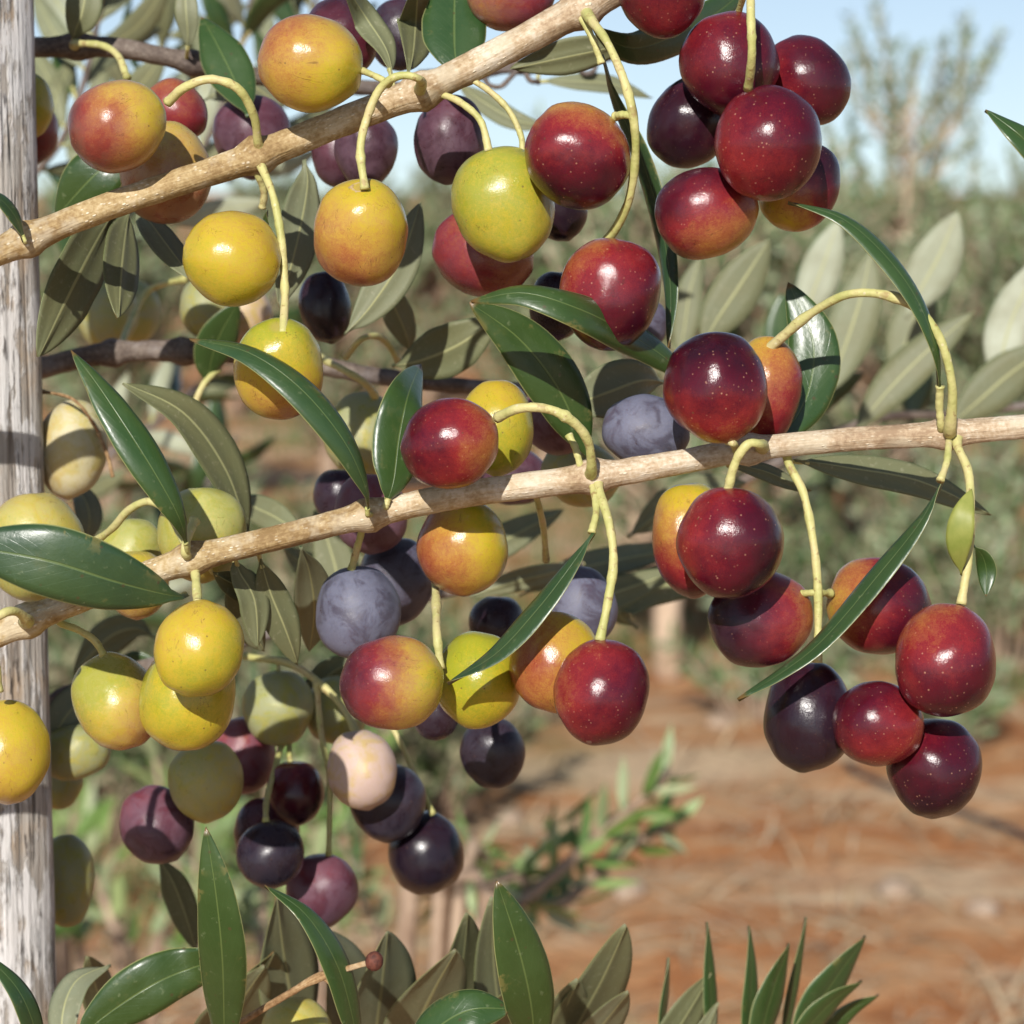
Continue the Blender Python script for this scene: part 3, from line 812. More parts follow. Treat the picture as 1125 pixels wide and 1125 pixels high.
leaf(B2, [(800,512,.512),(835,518,.518),(870,532,.522),(890,540,.524)], 22, 150)
leaf(B2, [(256,612,.512),(262,630,.512),(278,660,.514),(282,712,.516)], 40, 150)
leaf(B2, [(285,612,.512),(296,650,.516),(312,690,.520),(326,730,.525)], 42, 172, 160)
leaf(B2, [(262,626,.515),(262,655,.52),(275,690,.525),(290,715,.53)], 40, 170)
leaf(B2, [(232,628,.512),(252,640,.516),(275,648,.52),(300,640,.525)], 32, 170)
leaf(B2, [(330,600,.52),(340,630,.53),(345,670,.54),(340,715,.55)], 44, 175)
leaf(B2, [(730,420,.555),(705,418,.545),(670,430,.54),(622,448,.535)], 62, 178)
leaf(B2, [(846,488,.512),(868,468,.514),(888,430,.516),(893,375,.518),(866,310,.520)], 60, 12, 4, power=.72)
# ------------------------------------------------------------------ brown branches further back
B3 = thing('olive_branch', P(40, 55, .60), 'shaded purplish brown branch behind the post top', 'branch', 'shaded branches further back')
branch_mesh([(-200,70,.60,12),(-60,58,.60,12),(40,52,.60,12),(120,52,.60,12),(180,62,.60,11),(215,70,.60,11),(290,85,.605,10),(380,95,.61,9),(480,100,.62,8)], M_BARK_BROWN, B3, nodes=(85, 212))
leaf(B3, [(80,46,.592),(84,32,.590),(92,8,.588),(98,-40,.588)], 40, 172)
leaf(B3, [(206,55,.592),(207,38,.590),(205,10,.588),(203,-30,.590)], 26, 168)
leaf(B3, [(272,128,.560),(262,98,.565),(243,58,.570),(222,18,.576)], 52, 8)
stalk(B3, [(84,48,.590),(112,50,.584),(130,62,.580),(140,86,.575)], 5)
stalk(B3, [(205,76,.600),(214,86,.602),(224,84,.604)], 4)
leaf(B3, [(225,110,.62),(245,100,.62),(275,95,.625),(310,118,.63)], 40, 165)
B4 = thing('olive_branch', P(42, 405, .62), 'shaded greyish brown branch running right from the middle of the post', 'branch', 'shaded branches further back')
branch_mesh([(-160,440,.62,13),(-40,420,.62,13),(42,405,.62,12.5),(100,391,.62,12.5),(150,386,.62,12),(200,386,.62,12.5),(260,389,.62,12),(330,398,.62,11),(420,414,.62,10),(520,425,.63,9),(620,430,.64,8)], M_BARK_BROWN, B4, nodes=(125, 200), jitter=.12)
leaf(B4, [(228,425,.610),(232,395,.606),(243,365,.603),(262,332,.600)], 46, 20)
stalk(B4, [(210,456,.606),(222,425,.606),(240,405,.610)], 4.5)
stalk(B4, [(350,393,.600),(375,405,.585),(400,420,.585),(412,435,.592)], 5)
stalk(B4, [(134,378,.63),(145,350,.65),(165,318,.66),(205,306,.65)], 4.5)
leaf(B4, [(378,368,.545),(408,335,.545),(440,285,.545),(462,222,.548)], 48, 186)
leaf(B4, [(450,388,.60),(445,365,.595),(432,335,.59),(418,300,.585)], 34, 186)
leaf(B4, [(432,402,.585),(465,395,.58),(505,378,.575),(545,350,.572)], 58, 182)
stalk(B4, [(440,400,.60),(420,372,.59),(398,372,.58),(380,392,.59)], 4.5)
leaf(B4, [(70,540,.62),(90,545,.615),(98,570,.612),(92,600,.612)], 30, 170)
stalk(B4, [(45,430,.58),(75,436,.57),(92,450,.57),(108,475,.575)], 2.2, name='dry_stalk', mat=M_TWIG)
stalk(B4, [(108,475,.575),(118,500,.575),(124,524,.576)], 2.6, name='dry_stalk', mat=M_TWIG)
B5 = thing('bare_fruit_twig', P(560, 78, .66), 'grey twig with empty curled fruit stalks below the upper branch', 'twig')
branch_mesh([(460,84,.66,8),(520,80,.66,8),(560,74,.66,7),(610,72,.66,7),(660,64,.67,6),(720,50,.68,5)], M_BARK_BROWN, B5, nodes=(520, 575, 640), jitter=.1)
for pts in ([(530,76,.655),(536,92,.65),(550,95,.65),(562,84,.652),(572,74,.656)], [(575,74,.655),(582,88,.65),(592,90,.652)],
            [(606,72,.655),(612,58,.65),(614,44,.65)], [(632,70,.656),(640,80,.652),(652,78,.652),(656,64,.655)], [(640,66,.656),(642,50,.652),(650,40,.65)]):
    stalk(B5, pts, 3.6, mat=M_BARK_BROWN, name='empty_stalk')
leaf(B5, [(592,89,.652),(625,90,.652),(670,93,.655),(716,108,.66)], 22, 160)
leaf(B5, [(500,90,.65),(530,112,.65),(565,132,.65),(600,140,.65)], 26, 165)

# shaded side shoot that carries the dark bunch at the lower left
B6 = thing('olive_branch', P(60, 770, .62), 'dark thin branch carrying the shaded bunch at the lower left', 'branch', 'shaded branches further back')
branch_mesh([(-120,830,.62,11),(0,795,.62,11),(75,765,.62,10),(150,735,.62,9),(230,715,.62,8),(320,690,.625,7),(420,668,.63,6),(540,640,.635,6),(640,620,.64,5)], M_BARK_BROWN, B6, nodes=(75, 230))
stalk(B6, [(232,714,.618),(275,722,.605),(318,729,.598),(348,748,.592),(375,775,.588),(392,806,.584)], 5, knobs=(.45, .7))
stalk(B6, [(306,726,.602),(306,738,.600)], 3.4)
stalk(B6, [(348,748,.592),(352,800,.590),(362,860,.588),(361,940,.588)], 4)
stalk(B6, [(310,815,.600),(302,845,.590),(293,880,.580),(292,902,.572)], 4)
stalk(B6, [(318,805,.602),(318,830,.597),(322,846,.593)], 3.6)
stalk(B6, [(412,770,.60),(436,808,.595),(455,850,.595),(476,895,.595)], 4)
leaf(B6, [(110,745,.610),(92,765,.605),(70,790,.6),(52,825,.6)], 44, 175)
leaf(B6, [(640,620,.64),(600,630,.63),(560,640,.63),(515,655,.63)], 26, 165)
leaf(B6, [(560,690,.64),(620,668,.64),(680,650,.645),(750,625,.65)], 40, 172)
leaf(B6, [(570,655,.66),(620,630,.66),(680,615,.665),(760,600,.67)], 34, 175)
leaf(B6, [(700,690,.66),(680,672,.655),(715,645,.66),(790,640,.665)], 44, 178)
leaf(B6, [(480,720,.62),(450,712,.62),(410,716,.62),(372,735,.62)], 30, 175)
leaf(B6, [(400,725,.62),(370,735,.62),(350,755,.62),(338,790,.62)], 36, 170)
leaf(B6, [(690,590,.67),(730,560,.67),(770,540,.675),(820,530,.68)], 44, 185)
leaf(B6, [(500,640,.66),(530,610,.66),(570,585,.665),(620,560,.67)], 36, 180)
leaf(B6, [(250,545,.62),(285,560,.61),(305,570,.605),(335,590,.60)], 34, 175)
leaf(B6, [(420,640,.66),(380,620,.66),(345,625,.66),(310,600,.66)], 40, 175)
leaf(B6, [(340,700,.65),(370,650,.65),(362,600,.65),(345,560,.65)], 46, 178)
leaf(B6, [(170,700,.66),(150,690,.66),(120,700,.66),(80,740,.66)], 40, 175)
leaf(B6, [(120,730,.64),(150,725,.64),(172,748,.64),(180,790,.64)], 26, 20)
leaf(B6, [(172,940,.60),(185,960,.602),(198,990,.605),(216,1045,.61)], 34, 172)

# ------------------------------------------------------------------ shoots rising from below the frame
B7 = thing('olive_branch', P(300, 1180, .54), 'leafy olive shoot along the bottom left with one glossy upright leaf', 'branch')
branch_mesh([(-160,1215,.55,12),(60,1195,.55,11),(250,1180,.54,10),(420,1178,.54,9),(620,1182,.545,8),(720,1190,.55,6)], M_BARK, B7, nodes=(250, 420, 590))
leaf(B7, [(246,1180,.52),(246,1120,.508),(244,1050,.497),(237,980,.492),(226,909,.490)], 54, -22, -12)
leaf(B7, [(400,1180,.52),(390,1130,.510),(371,1062,.503),(336,1005,.500),(291,972,.502)], 40, 38, 48)
leaf(B7, [(80,1150,.515),(110,1120,.515),(165,1083,.515),(215,1062,.517),(262,1052,.505)], 64, 18, 10)
leaf(B7, [(585,1180,.515),(586,1130,.505),(580,1085,.498),(566,1030,.493),(546,968,.490)], 62, 14, 20)
leaf(B7, [(450,1180,.505),(475,1135,.500),(515,1110,.498),(560,1108,.50)], 58, -30, -20, power=.6)
leaf(B7, [(45,1180,.495),(38,1130,.490),(18,1085,.487),(-20,1045,.487)], 32, 40)
leaf(B7, [(75,1165,.54),(70,1120,.54),(85,1080,.545),(122,1062,.55)], 44, 160, 120)
for (pts, w, r) in (([(330,1180,0.590),(322,1120,0.580),(310,1050,0.568),(302,985,0.555)], 91, 222),
                    ([(410,1180,0.590),(412,1130,0.580),(418,1080,0.568),(424,1022,0.555)], 95, 222),
                    ([(440,1180,0.582),(455,1130,0.572),(476,1085,0.560),(500,1042,0.547)], 91, 222),
                    ([(480,1180,0.598),(495,1120,0.588),(506,1060,0.576),(512,1002,0.563)], 75, 222),
                    ([(560,1180,0.598),(548,1120,0.588),(540,1050,0.576),(540,985,0.563)], 71, 222),
                    ([(280,1180,0.594),(272,1130,0.584),(282,1085,0.572),(300,1045,0.559)], 87, 222),
                    ([(380,1180,0.598),(385,1120,0.588),(375,1070,0.576),(350,1020,0.563)], 81, 222),
                    ([(215,1170,0.590),(240,1130,0.580),(262,1100,0.568),(290,1060,0.555)], 75, 222),
                    ([(520,1180,0.586),(535,1140,0.576),(548,1110,0.564),(566,1082,0.551)], 58, 222),
                    ([(130,1180,0.606),(125,1130,0.596),(105,1090,0.584),(95,1050,0.571)], 65, 222),
                    ([(600,1190,0.590),(630,1130,0.580),(660,1075,0.568),(687,1015,0.555)], 78, 222),
                    ([(610,1190,0.586),(640,1150,0.576),(668,1115,0.564),(690,1088,0.551)], 54, 222),
                    ([(596,1190,0.598),(605,1150,0.588),(616,1115,0.576),(634,1075,0.563)], 71, 222)):
    leaf(B7, pts, w, r)
B8 = thing('dry_twig', P(268, 1122, .52), 'thin dry broken twig with a dark red bud near the bottom', 'twig')
branch_mesh([(240,1138,.522,4),(275,1117,.518,4),(320,1090,.512,4.4),(352,1073,.508,4.2),(385,1063,.505,3.6),(408,1057,.503,3.4)], M_TWIG, B8, nodes=(352,), n=40, jitter=.15)
v, f = olive_geo(1.1, 5, .0, 16, 12)
o = mesh_obj('bud', [P(411,1056,.503) + Vector(q) * sz(10,.503) for q in v], f, M_BUD, B8)
branch_mesh([(352,1073,.508,2.5),(362,1080,.507,2.2),(368,1092,.506,1.6)], M_TWIG, B8, n=10, name='spur')
B9 = thing('olive_shoot', P(830, 1200, .60), 'dark narrow-leaved olive shoot tip rising from the bottom right edge', 'branch')
branch_mesh([(700,1260,.62,8),(760,1230,.61,7),(830,1205,.60,6),(900,1180,.60,5)], M_BARK, B9, n=40)
for (pts, w, r) in (([(728,1190,.60),(728,1130,.60),(732,1090,.60),(736,1052,.60)], 24, 70),
                    ([(775,1200,.60),(782,1130,.60),(780,1070,.60),(778,1013,.60)], 26, 55),
                    ([(818,1200,.60),(823,1130,.60),(826,1070,.60),(824,1017,.60)], 28, 55),
                    ([(828,1190,.59),(838,1130,.59),(852,1080,.59),(868,1037,.59)], 50, 56),
                    ([(858,1190,.61),(866,1120,.61),(877,1060,.61),(887,1008,.61)], 22, 60),
                    ([(870,1180,.60),(890,1120,.60),(918,1075,.60),(952,1029,.60)], 56, 54),
                    ([(865,1185,.59),(885,1135,.59),(915,1100,.59),(948,1079,.59)], 44, 58),
                    ([(880,1180,.605),(905,1140,.605),(935,1110,.605),(966,1094,.605)], 26, 40),
                    ([(700,1200,.60),(730,1150,.60),(758,1105,.60),(780,1068,.60)], 54, 226),
                    ([(745,1200,.595),(760,1160,.595),(775,1130,.595),(788,1100,.595)], 34, 226)):
    leaf(B9, pts, w, r)
# pale blurred shoot behind the right half
B10 = thing('olive_shoot', P(850, 520, .78), 'blurred olive shoot with pale undersides showing, behind the right end of the lower branch', 'branch')
branch_mesh([(740,600,.80,6),(800,540,.78,6),(870,500,.78,6),(960,460,.79,5),(1060,455,.80,5),(1160,440,.80,4)], M_BARK_BROWN, B10, n=60)
for (pts, w, r) in (([(770,385,.70),(785,355,.70),(815,310,.70),(846,262,.70)], 54, 184),
                    ([(905,440,.76),(925,390,.76),(945,330,.76),(958,275,.76)], 54, 178),
                    ([(995,350,.78),(1010,320,.78),(1032,280,.78),(1052,232,.78)], 56, 184),
                    ([(880,360,.80),(890,330,.80),(905,290,.80),(922,240,.80)], 46, 178),
                    ([(935,480,.72),(975,430,.72),(1020,385,.72),(1072,342,.72)], 46, 172),
                    ([(1090,430,.78),(1098,400,.78),(1112,350,.78),(1145,280,.78)], 52, 182),
                    ([(1040,470,.74),(1075,440,.74),(1110,410,.74),(1160,375,.74)], 52, 186),
                    ([(980,420,.82),(990,390,.82),(1005,350,.82),(1020,300,.82)], 50, 180),
                    ([(850,470,.80),(880,450,.80),(910,430,.80),(950,410,.80)], 40, 20),
                    ([(870,430,.84),(865,400,.84),(858,360,.84),(862,320,.84)], 44, 15),
                    ([(745,400,.76),(752,360,.76),(758,320,.76),(770,280,.76)], 34, 178),
                    ([(1000,470,.86),(1005,440,.86),(1012,410,.86),(1015,380,.86)], 36, 20)):
    leaf(B10, pts, w, r, n=16, nc=4, mats=[M_UP, M_UN_WHITE if pts[0][0] == 1090 else M_UN_PALE])
rb = random.Random(11)
def back_shoot(pts, d, count, llen, lw, label, rolls, up=1):
    t = thing('olive_shoot', P(pts[0][0], pts[0][1], d), label, 'branch', 'blurred olive shoots behind the fruit')
    full = [(x, y, d, 4.5 - 2.5 * i / len(pts)) for i, (x, y) in enumerate(pts)]
    branch_mesh(full, M_BARK_BROWN, t, n=40)
    sm = catmull(full, count + 2)
    for i in range(1, count + 1):
        x, y = sm[i][0], sm[i][1]
        dx, dy = sm[i + 1][0] - sm[i - 1][0], sm[i + 1][1] - sm[i - 1][1]
        a = math.atan2(dy, dx) + (1 if i % 2 else -1) * rb.uniform(.35, .95)
        l = llen * rb.uniform(.8, 1.15)
        dd = d + rb.uniform(-.03, .05)
        ex, ey = x + l * math.cos(a), y + l * math.sin(a)
        b = rb.uniform(-.15, .15)
        mx, my = (x + ex) / 2 + b * (ey - y), (y + ey) / 2 - b * (ex - x)
        leaf(t, [(x, y, d), (mx, my, (d + dd) / 2 - .004), (ex, ey, dd)], lw * rb.uniform(.8, 1.2), rolls(rb), n=14, nc=4, mats=[M_UP, M_UN_PALE])
back_shoot([(60,330),(100,240),(140,140),(175,60),(205,-30)], .92, 20, 105, 26, 'blurred pale-leaved shoot rising behind the upper post and the shaded branch', lambda r: r.choice((180, 165, 190, 20, 60)))
back_shoot([(250,200),(290,120),(330,50),(360,-40)], .95, 14, 100, 24, 'blurred pale-leaved shoot rising behind the large yellow olive', lambda r: r.choice((180, 165, 190, 20)))
back_shoot([(30,200),(70,150),(95,80),(110,10),(118,-40)], .80, 14, 120, 30, 'blurred shoot of broad pale leaves close beside the post top', lambda r: r.choice((180, 172, 188, 180, 30)))
back_shoot([(170,260),(195,210),(230,150),(262,60),(280,-20)], .86, 16, 112, 28, 'blurred pale shoot behind the bluish green leaf at the top', lambda r: r.choice((180, 172, 188, 180, 30)))
back_shoot([(60,560),(120,500),(190,450),(260,380),(320,300)], 1.05, 20, 88, 22, 'blurred grey-green shoot behind the middle of the post', lambda r: r.choice((180, 170, 20, 40, 60)))
back_shoot([(90,720),(150,660),(210,560),(260,480)], 1.15, 16, 80, 20, 'blurred green shoot behind the left end of the lower branch', lambda r: r.choice((180, 20, 40, 10)))
B11 = thing('olive_shoot', P(1180, 170, .50), 'single dark leaf reaching in from the upper right edge', 'branch')
branch_mesh([(1190,240,.50,6),(1182,200,.50,6),(1180,170,.50,5),(1185,120,.50,4)], M_BARK, B11, n=20)
leaf(B11, [(1180,190,.498),(1150,178,.492),(1122,150,.490),(1083,120,.492)], 36, 40, 50)

# ------------------------------------------------------------------ post
def mat_post():
    m, nt = new_mat('weathered_post')
    tc = N(nt, 'ShaderNodeTexCoord'); co = tc.outputs['Object']
    st = mapping(nt, co, (420, 420, 14))
    n1 = noise_tex(nt, st, 1.0, 6, .65, .6)
    n2 = noise_tex(nt, co, 75, 5, .6)
    n3 = noise_tex(nt, mapping(nt, co, (900, 900, 120)), 1.0, 4, .6)
    c = ramp(nt, n1, [(.30, (.17, .14, .115)), (.43, (.34, .305, .265)), (.55, (.47, .44, .40)), (.75, (.56, .51, .44))])
    warm = maprange(nt, n2, .48, .64, 0, .55, True)
    c = mixc(nt, warm, c, (.43, .31, .20))
    paint = maprange(nt, math_node(nt, 'MULTIPLY_ADD', noise_tex(nt, mapping(nt, co, (140, 140, 45), (2, 5, 0)), 1.0, 5, .65), 1.0, math_node(nt, 'MULTIPLY', n1, .35)), .655, .73, 0, .85, True)
    c = mixc(nt, paint, c, (.66, .645, .63))
    cr = noise_tex(nt, mapping(nt, co, (420, 420, 7), (3, 1, 0)), 1.0, 3, .55, .3)
    crack = maprange(nt, math_node(nt, 'ABSOLUTE', math_node(nt, 'SUBTRACT', cr, .5)), .0, .030, 1, 0, True)
    crack = math_node(nt, 'MULTIPLY', crack, maprange(nt, noise_tex(nt, mapping(nt, co, (60, 60, 30)), 1.0, 3), .46, .55, 0, 1, True))
    c = mixc(nt, crack, c, (.018, .016, .016))
    sp = maprange(nt, n3, .56, .64, 0, .85, True)
    sp = math_node(nt, 'MULTIPLY', sp, maprange(nt, n2, .42, .54, .1, 1))
    c = mixc(nt, sp, c, (.055, .045, .04))
    h = math_node(nt, 'MULTIPLY_ADD', crack, -1.2, math_node(nt, 'MULTIPLY_ADD', n3, .4, n1))
    h = math_node(nt, 'MULTIPLY_ADD', paint, .4, h)
    finish(nt, c, .8, bump(nt, h, .8, .0012), .25)
    return m

PD = .575
pc = P(-18, 562, PD)
pr = sz(66, PD)
rows, seg = 160, 48
z0, z1 = -.05, 1.62
verts, faces = [], []
for i in range(rows + 1):
    z = z0 + (z1 - z0) * i / rows
    for k in range(seg):
        th = 2 * math.pi * k / seg
        # a split stake: round, with flattened facets
        r = pr * (1 + .030 * math.cos(5 * th + .6) + .022 * mnoise.noise(Vector((math.cos(th) * 3, math.sin(th) * 3, z * 6))) + .012 * mnoise.noise(Vector((math.cos(th) * 9, math.sin(th) * 9, z * 14))))
        verts.append(Vector((pc.x + r * math.cos(th), pc.y + r * math.sin(th), z)) )
for i in range(rows):
    for k in range(seg):
        k2 = (k + 1) % seg
        faces.append((i * seg + k, i * seg + k2, (i + 1) * seg + k2, (i + 1) * seg + k))
faces.append(tuple(range(seg - 1, -1, -1))); faces.append(tuple(rows * seg + k for k in range(seg)))
base = Vector((pc.x, pc.y, 0))
po = mesh_obj('wooden_post', [v - base for v in verts], faces, mat_post())
po.location = base
tag(po, 'weathered grey wooden stake with flaking white paint along the left edge', 'post')

# ------------------------------------------------------------------ ground
def mat_ground():
    m, nt = new_mat('red_soil')
    tc = N(nt, 'ShaderNodeTexCoord'); co = tc.outputs['Object']
    n1 = noise_tex(nt, co, .9, 5, .6, .3)
    n2 = noise_tex(nt, co, 5.5, 6, .65, .2)
    n3 = noise_tex(nt, co, 45, 4, .6)
    c = ramp(nt, math_node(nt, 'MULTIPLY_ADD', n2, .55, math_node(nt, 'MULTIPLY', n1, .5)),
             [(.36, (.25, .092, .033)), (.47, (.39, .160, .060)), (.56, (.47, .255, .120)), (.68, (.58, .42, .27))])
    straw = maprange(nt, noise_tex(nt, mapping(nt, co, (.55, 1.9, 1), (0.3, .8, 0)), 1.3, 5, .62), .50, .62, 0, .8, True)
    c = mixc(nt, straw, c, (.56, .43, .28))
    weeds = maprange(nt, noise_tex(nt, mapping(nt, co, (1, 1, 1), (7, 3, 0)), .8, 6, .68), .55, .68, 0, .55, True)
    c = mixc(nt, weeds, c, (.17, .17, .07))
    c = mixc(nt, maprange(nt, n3, .35, .5, .35, 0), c, (.16, .08, .045))
    h = math_node(nt, 'ADD', n2, math_node(nt, 'MULTIPLY', n3, .4))
    finish(nt, c, .95, bump(nt, h, .8, .04), .1)
    return m

def axis_steps(lo, hi, near, fine):
    out, x = [], lo
    while x < hi:
        out.append(x)
        x += fine * (1 + (max(0, abs(x - near) - 8) * .25))
    out.append(hi)
    return out
def ground_z(x, y):
    return .035 * mnoise.noise(Vector((x * .7, y * .7, 0))) + .014 * mnoise.noise(Vector((x * 2.7, y * 2.7, 4)))
xs = axis_steps(-160, 160, 0, .22); ys = axis_steps(-6, 320, 8, .22)
gv = [Vector((x, y, ground_z(x, y))) for y in ys for x in xs]
nx = len(xs)
gf = [(j * nx + i, j * nx + i + 1, (j + 1) * nx + i + 1, (j + 1) * nx + i) for j in range(len(ys) - 1) for i in range(nx - 1)]
g = mesh_obj('ground', gv, gf, mat_ground()); g['kind'] = 'structure'

# ------------------------------------------------------------------ small leaf clouds
def leaf_card(verts, faces, p, d, side, ln, w, bend=.12):
    """one small folded lance-shaped leaf: 8 verts, 6 faces"""
    nrm = d.cross(side).normalized()
    i = len(verts)
    verts.extend([p, p + d * ln * .3 + side * w * .8 + nrm * w * .25, p + d * ln * .3 + nrm * 0, p + d * ln * .3 - side * w * .8 + nrm * w * .25,
                  p + d * ln * .65 + side * w * .75 - nrm * ln * bend * .3, p + d * ln * .65 - nrm * ln * bend * .5, p + d * ln * .65 - side * w * .75 - nrm * ln * bend * .3,
                  p + d * ln - nrm * ln * bend])
    faces.extend([(i, i + 1, i + 2), (i, i + 2, i + 3), (i + 1, i + 4, i + 5, i + 2), (i + 2, i + 5, i + 6, i + 3), (i + 4, i + 7, i + 5), (i + 5, i + 7, i + 6)])

M_FOL = mat_foliage('orchard_foliage', [(.060, .105, .032), (.105, .155, .055), (.165, .215, .105), (.28, .325, .205), (.12, .17, .055)])
M_FOL2 = mat_foliage('sucker_foliage', [(.07, .13, .03), (.12, .20, .045), (.22, .28, .11), (.30, .33, .19), (.09, .16, .04)])
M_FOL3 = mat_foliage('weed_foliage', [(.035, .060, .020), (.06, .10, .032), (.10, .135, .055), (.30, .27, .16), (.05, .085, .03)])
M_TRUNK = mat_plain('orchard_trunk', (.20, .13, .085), (.42, .31, .22), 30, .85, .5, .01)
M_TRUNK_PALE = mat_plain('orchard_trunk_pale', (.42, .30, .20), (.60, .46, .34), 25, .85, .5, .01)

def rand_dir(r, zlo=-1, zhi=1):
    z = r.uniform(zlo, zhi); a = r.uniform(0, 2 * math.pi); q = math.sqrt(max(0, 1 - z * z))
    return Vector((q * math.cos(a), q * math.sin(a), z))

def shoot_leaves(verts, faces, path, r, step, ln, w, spread=.9):
    s = 0
    for i in range(len(path) - 1):
        a, b = path[i], path[i + 1]
        t = (b - a).normalized(); seg = (b - a).length
        k = 0.0
        while k < seg:
            p = a + t * k
            rd = rand_dir(r); rd = (rd - t * rd.dot(t)).normalized()
            for sg in (1, -1):
                d = (t * r.uniform(.5, 1.0) + rd * sg * spread * r.uniform(.7, 1.2)).normalized()
                side = d.cross(rand_dir(r)).normalized()
                leaf_card(verts, faces, p, d, side, ln * r.uniform(.7, 1.15), w * r.uniform(.8, 1.2), r.uniform(-.1, .25))
            k += step * r.uniform(.7, 1.3)

def make_tree(seed, height, spread, nshoot, pale, upright=1.0, trunk_h=.45, leaf_l=.060, leaf_w=.0095, step=.021):
    r = random.Random(seed)
    tv, tf = [], []
    def add_tube(path, rad, sg=8):
        v, f, u = tube_geo(path, rad, sg, 0, 0)
        o = len(tv); tv.extend(v); tf.extend([tuple(i + o for i in q) for q in f])
    top = Vector((r.uniform(-.04, .04), r.uniform(-.04, .04), height * .78))
    trunk = [Vector((0, 0, -.05)), Vector((.01, 0, trunk_h * .5)), Vector((r.uniform(-.02, .02), .01, trunk_h)), top.lerp(Vector((0, 0, trunk_h)), .5), top]
    add_tube(trunk, [.040, .034, .028, .010, .004] if upright > 1.5 else [.040, .034, .030, .020, .010], 10)
    lv, lf = [], []
    cv, cf = [], []
    for k in range(nshoot):
        z = trunk_h * .85 + (height * .72 - trunk_h * .7) * r.random() ** .8
        a = r.uniform(0, 2 * math.pi)
        prof = math.sin(math.pi * min(1, max(.08, (z - trunk_h * .6) / (height * .95 - trunk_h * .6)))) ** .6
        rr = spread * prof * r.uniform(.35, 1)
        st = Vector((0, 0, z - rr * .35))
        mid = Vector((math.cos(a) * rr * .6, math.sin(a) * rr * .6, z + rr * .1))
        ln = r.uniform(.25, .5) * height * .45
        dirv = Vector((math.cos(a) * .45, math.sin(a) * .45, upright * r.uniform(.5, 1.4))) + rand_dir(r) * .25
        end = mid + dirv.normalized() * ln
        end.z = min(end.z, height * r.uniform(.92, 1.03))
        m2 = mid.lerp(end, .5) + rand_dir(r) * .03
        path = [st, mid, m2, end]
        add_tube(path, [.010, .007, .005, .002], 5)
        shoot_leaves(cv, cf, path[1:] if rr > .12 else path, r, step, leaf_l, leaf_w)
    return (tv, tf), (cv, cf)

TREES = {}
def tree_proto(key, *a, **k):
    t, c = make_tree(*a, **k)
    TREES[key] = (t, c)
tree_proto('bushy1', 3, 1.30, .48, 115, False, trunk_h=.34)
tree_proto('bushy2', 8, 1.42, .50, 120, False, trunk_h=.34)
tree_proto('bushy3', 17, 1.22, .52, 115, False, trunk_h=.34)
tree_proto('tall', 23, 2.05, .46, 42, True, upright=2.0, trunk_h=.55, step=.015)
MESHES = {}
def place_tree(key, x, y, rz, s, label, pale=False):
    e = thing('olive_tree', Vector((x, y, ground_z(x, y))), label, 'tree', 'young olive trees in the orchard rows')
    e.rotation_euler = (0, 0, rz); e.scale = (s, s, s)
    kk = (key, pale)
    for part, idx, mat in (('trunk', 0, M_TRUNK_PALE if pale else M_TRUNK), ('crown', 1, M_FOL)):
        mk = (key, part, pale if part == 'trunk' else 0)
        if mk not in MESHES:
            v, f = TREES[key][idx]
            o = mesh_obj(part, v, f, mat, smooth=(part == 'trunk'))
            MESHES[mk] = o.data
        else:
            o = bpy.data.objects.new(part, MESHES[mk]); COL.objects.link(o)
        o.parent = e
rt = random.Random(5)
def tx(px, y):
    return (px - 562.5) / F * (y * math.cos(PITCH) + 1.2 * math.sin(PITCH))
gp = ground_at(735, 738)
TR = [('bushy2', 735, gp.y, 1.00, True, 'young olive tree with a pale bare trunk at the centre right, nearest of the rows'),
      ('tall', 985, 11.0, 1.0, True, 'tall sparse young olive tree standing up against the sky at the right'),
      ('bushy1', 860, 9.6, 1.0, False, 'bushy young olive tree low behind the upper right cluster'),
      ('bushy3', 1090, 9.2, 1.02, False, 'bushy young olive tree at the right edge of the picture'),
      ('bushy2', 600, 9.8, .92, False, 'bushy young olive tree behind the crimson olive'),
      ('bushy1', 360, 9.4, .95, False, 'bushy young olive tree behind the lower yellow olives'),
      ('bushy3', 120, 9.0, .98, False, 'bushy young olive tree just right of the post'),
      ('bushy2', 960, 7.9, .72, True, 'low olive tree with a thin trunk under the right end of the lower branch'),
      ]
for k, (key, px, y, s, pale, lab) in enumerate(TR):
    place_tree(key, tx(px, y), y, rt.uniform(0, 6.28), s, lab, pale)
far = [('bushy2', 40, 13.5, 1.0), ('bushy3', 260, 13.2, .95), ('bushy1', 470, 13.8, .98), ('bushy2', 680, 13.4, .95), ('bushy3', 900, 13.6, 1.05), ('bushy1', 1060, 13.3, 1.0), ('bushy2', 1180, 14, 1.05),
       ('tall', 1120, 19, .85), ('bushy1', 150, 19, 1.0), ('bushy2', 350, 19.5, .96), ('bushy3', 560, 19.2, 1.05), ('bushy1', 740, 19, 1.0), ('bushy3', 850, 19.6, 1.05), ('bushy2', 960, 19.3, 1.0), ('bushy1', 1040, 19.4, 1.08),
       ('bushy2', 90, 27, 1.1), ('bushy3', 250, 27, 1.0), ('bushy1', 420, 27.4, 1.05), ('bushy2', 640, 27, 1.1), ('bushy3', 800, 27.2, 1.1), ('bushy1', 900, 27, 1.15), ('bushy2', 150, 24, 1.25), ('bushy1', 300, 23, 1.22), ('bushy3', 400, 24, 1.28), ('bushy2', 500, 23.5, 1.22), ('bushy1', 580, 24.5, 1.25), ('bushy2', 1010, 27, 1.12), ('bushy3', 1100, 27, 1.15)]
for key, px, y, s in far:
    place_tree(key, tx(px, y), y, rt.uniform(0, 6.28), s * .9, 'blurred grey-green young olive tree in the far rows under the horizon')

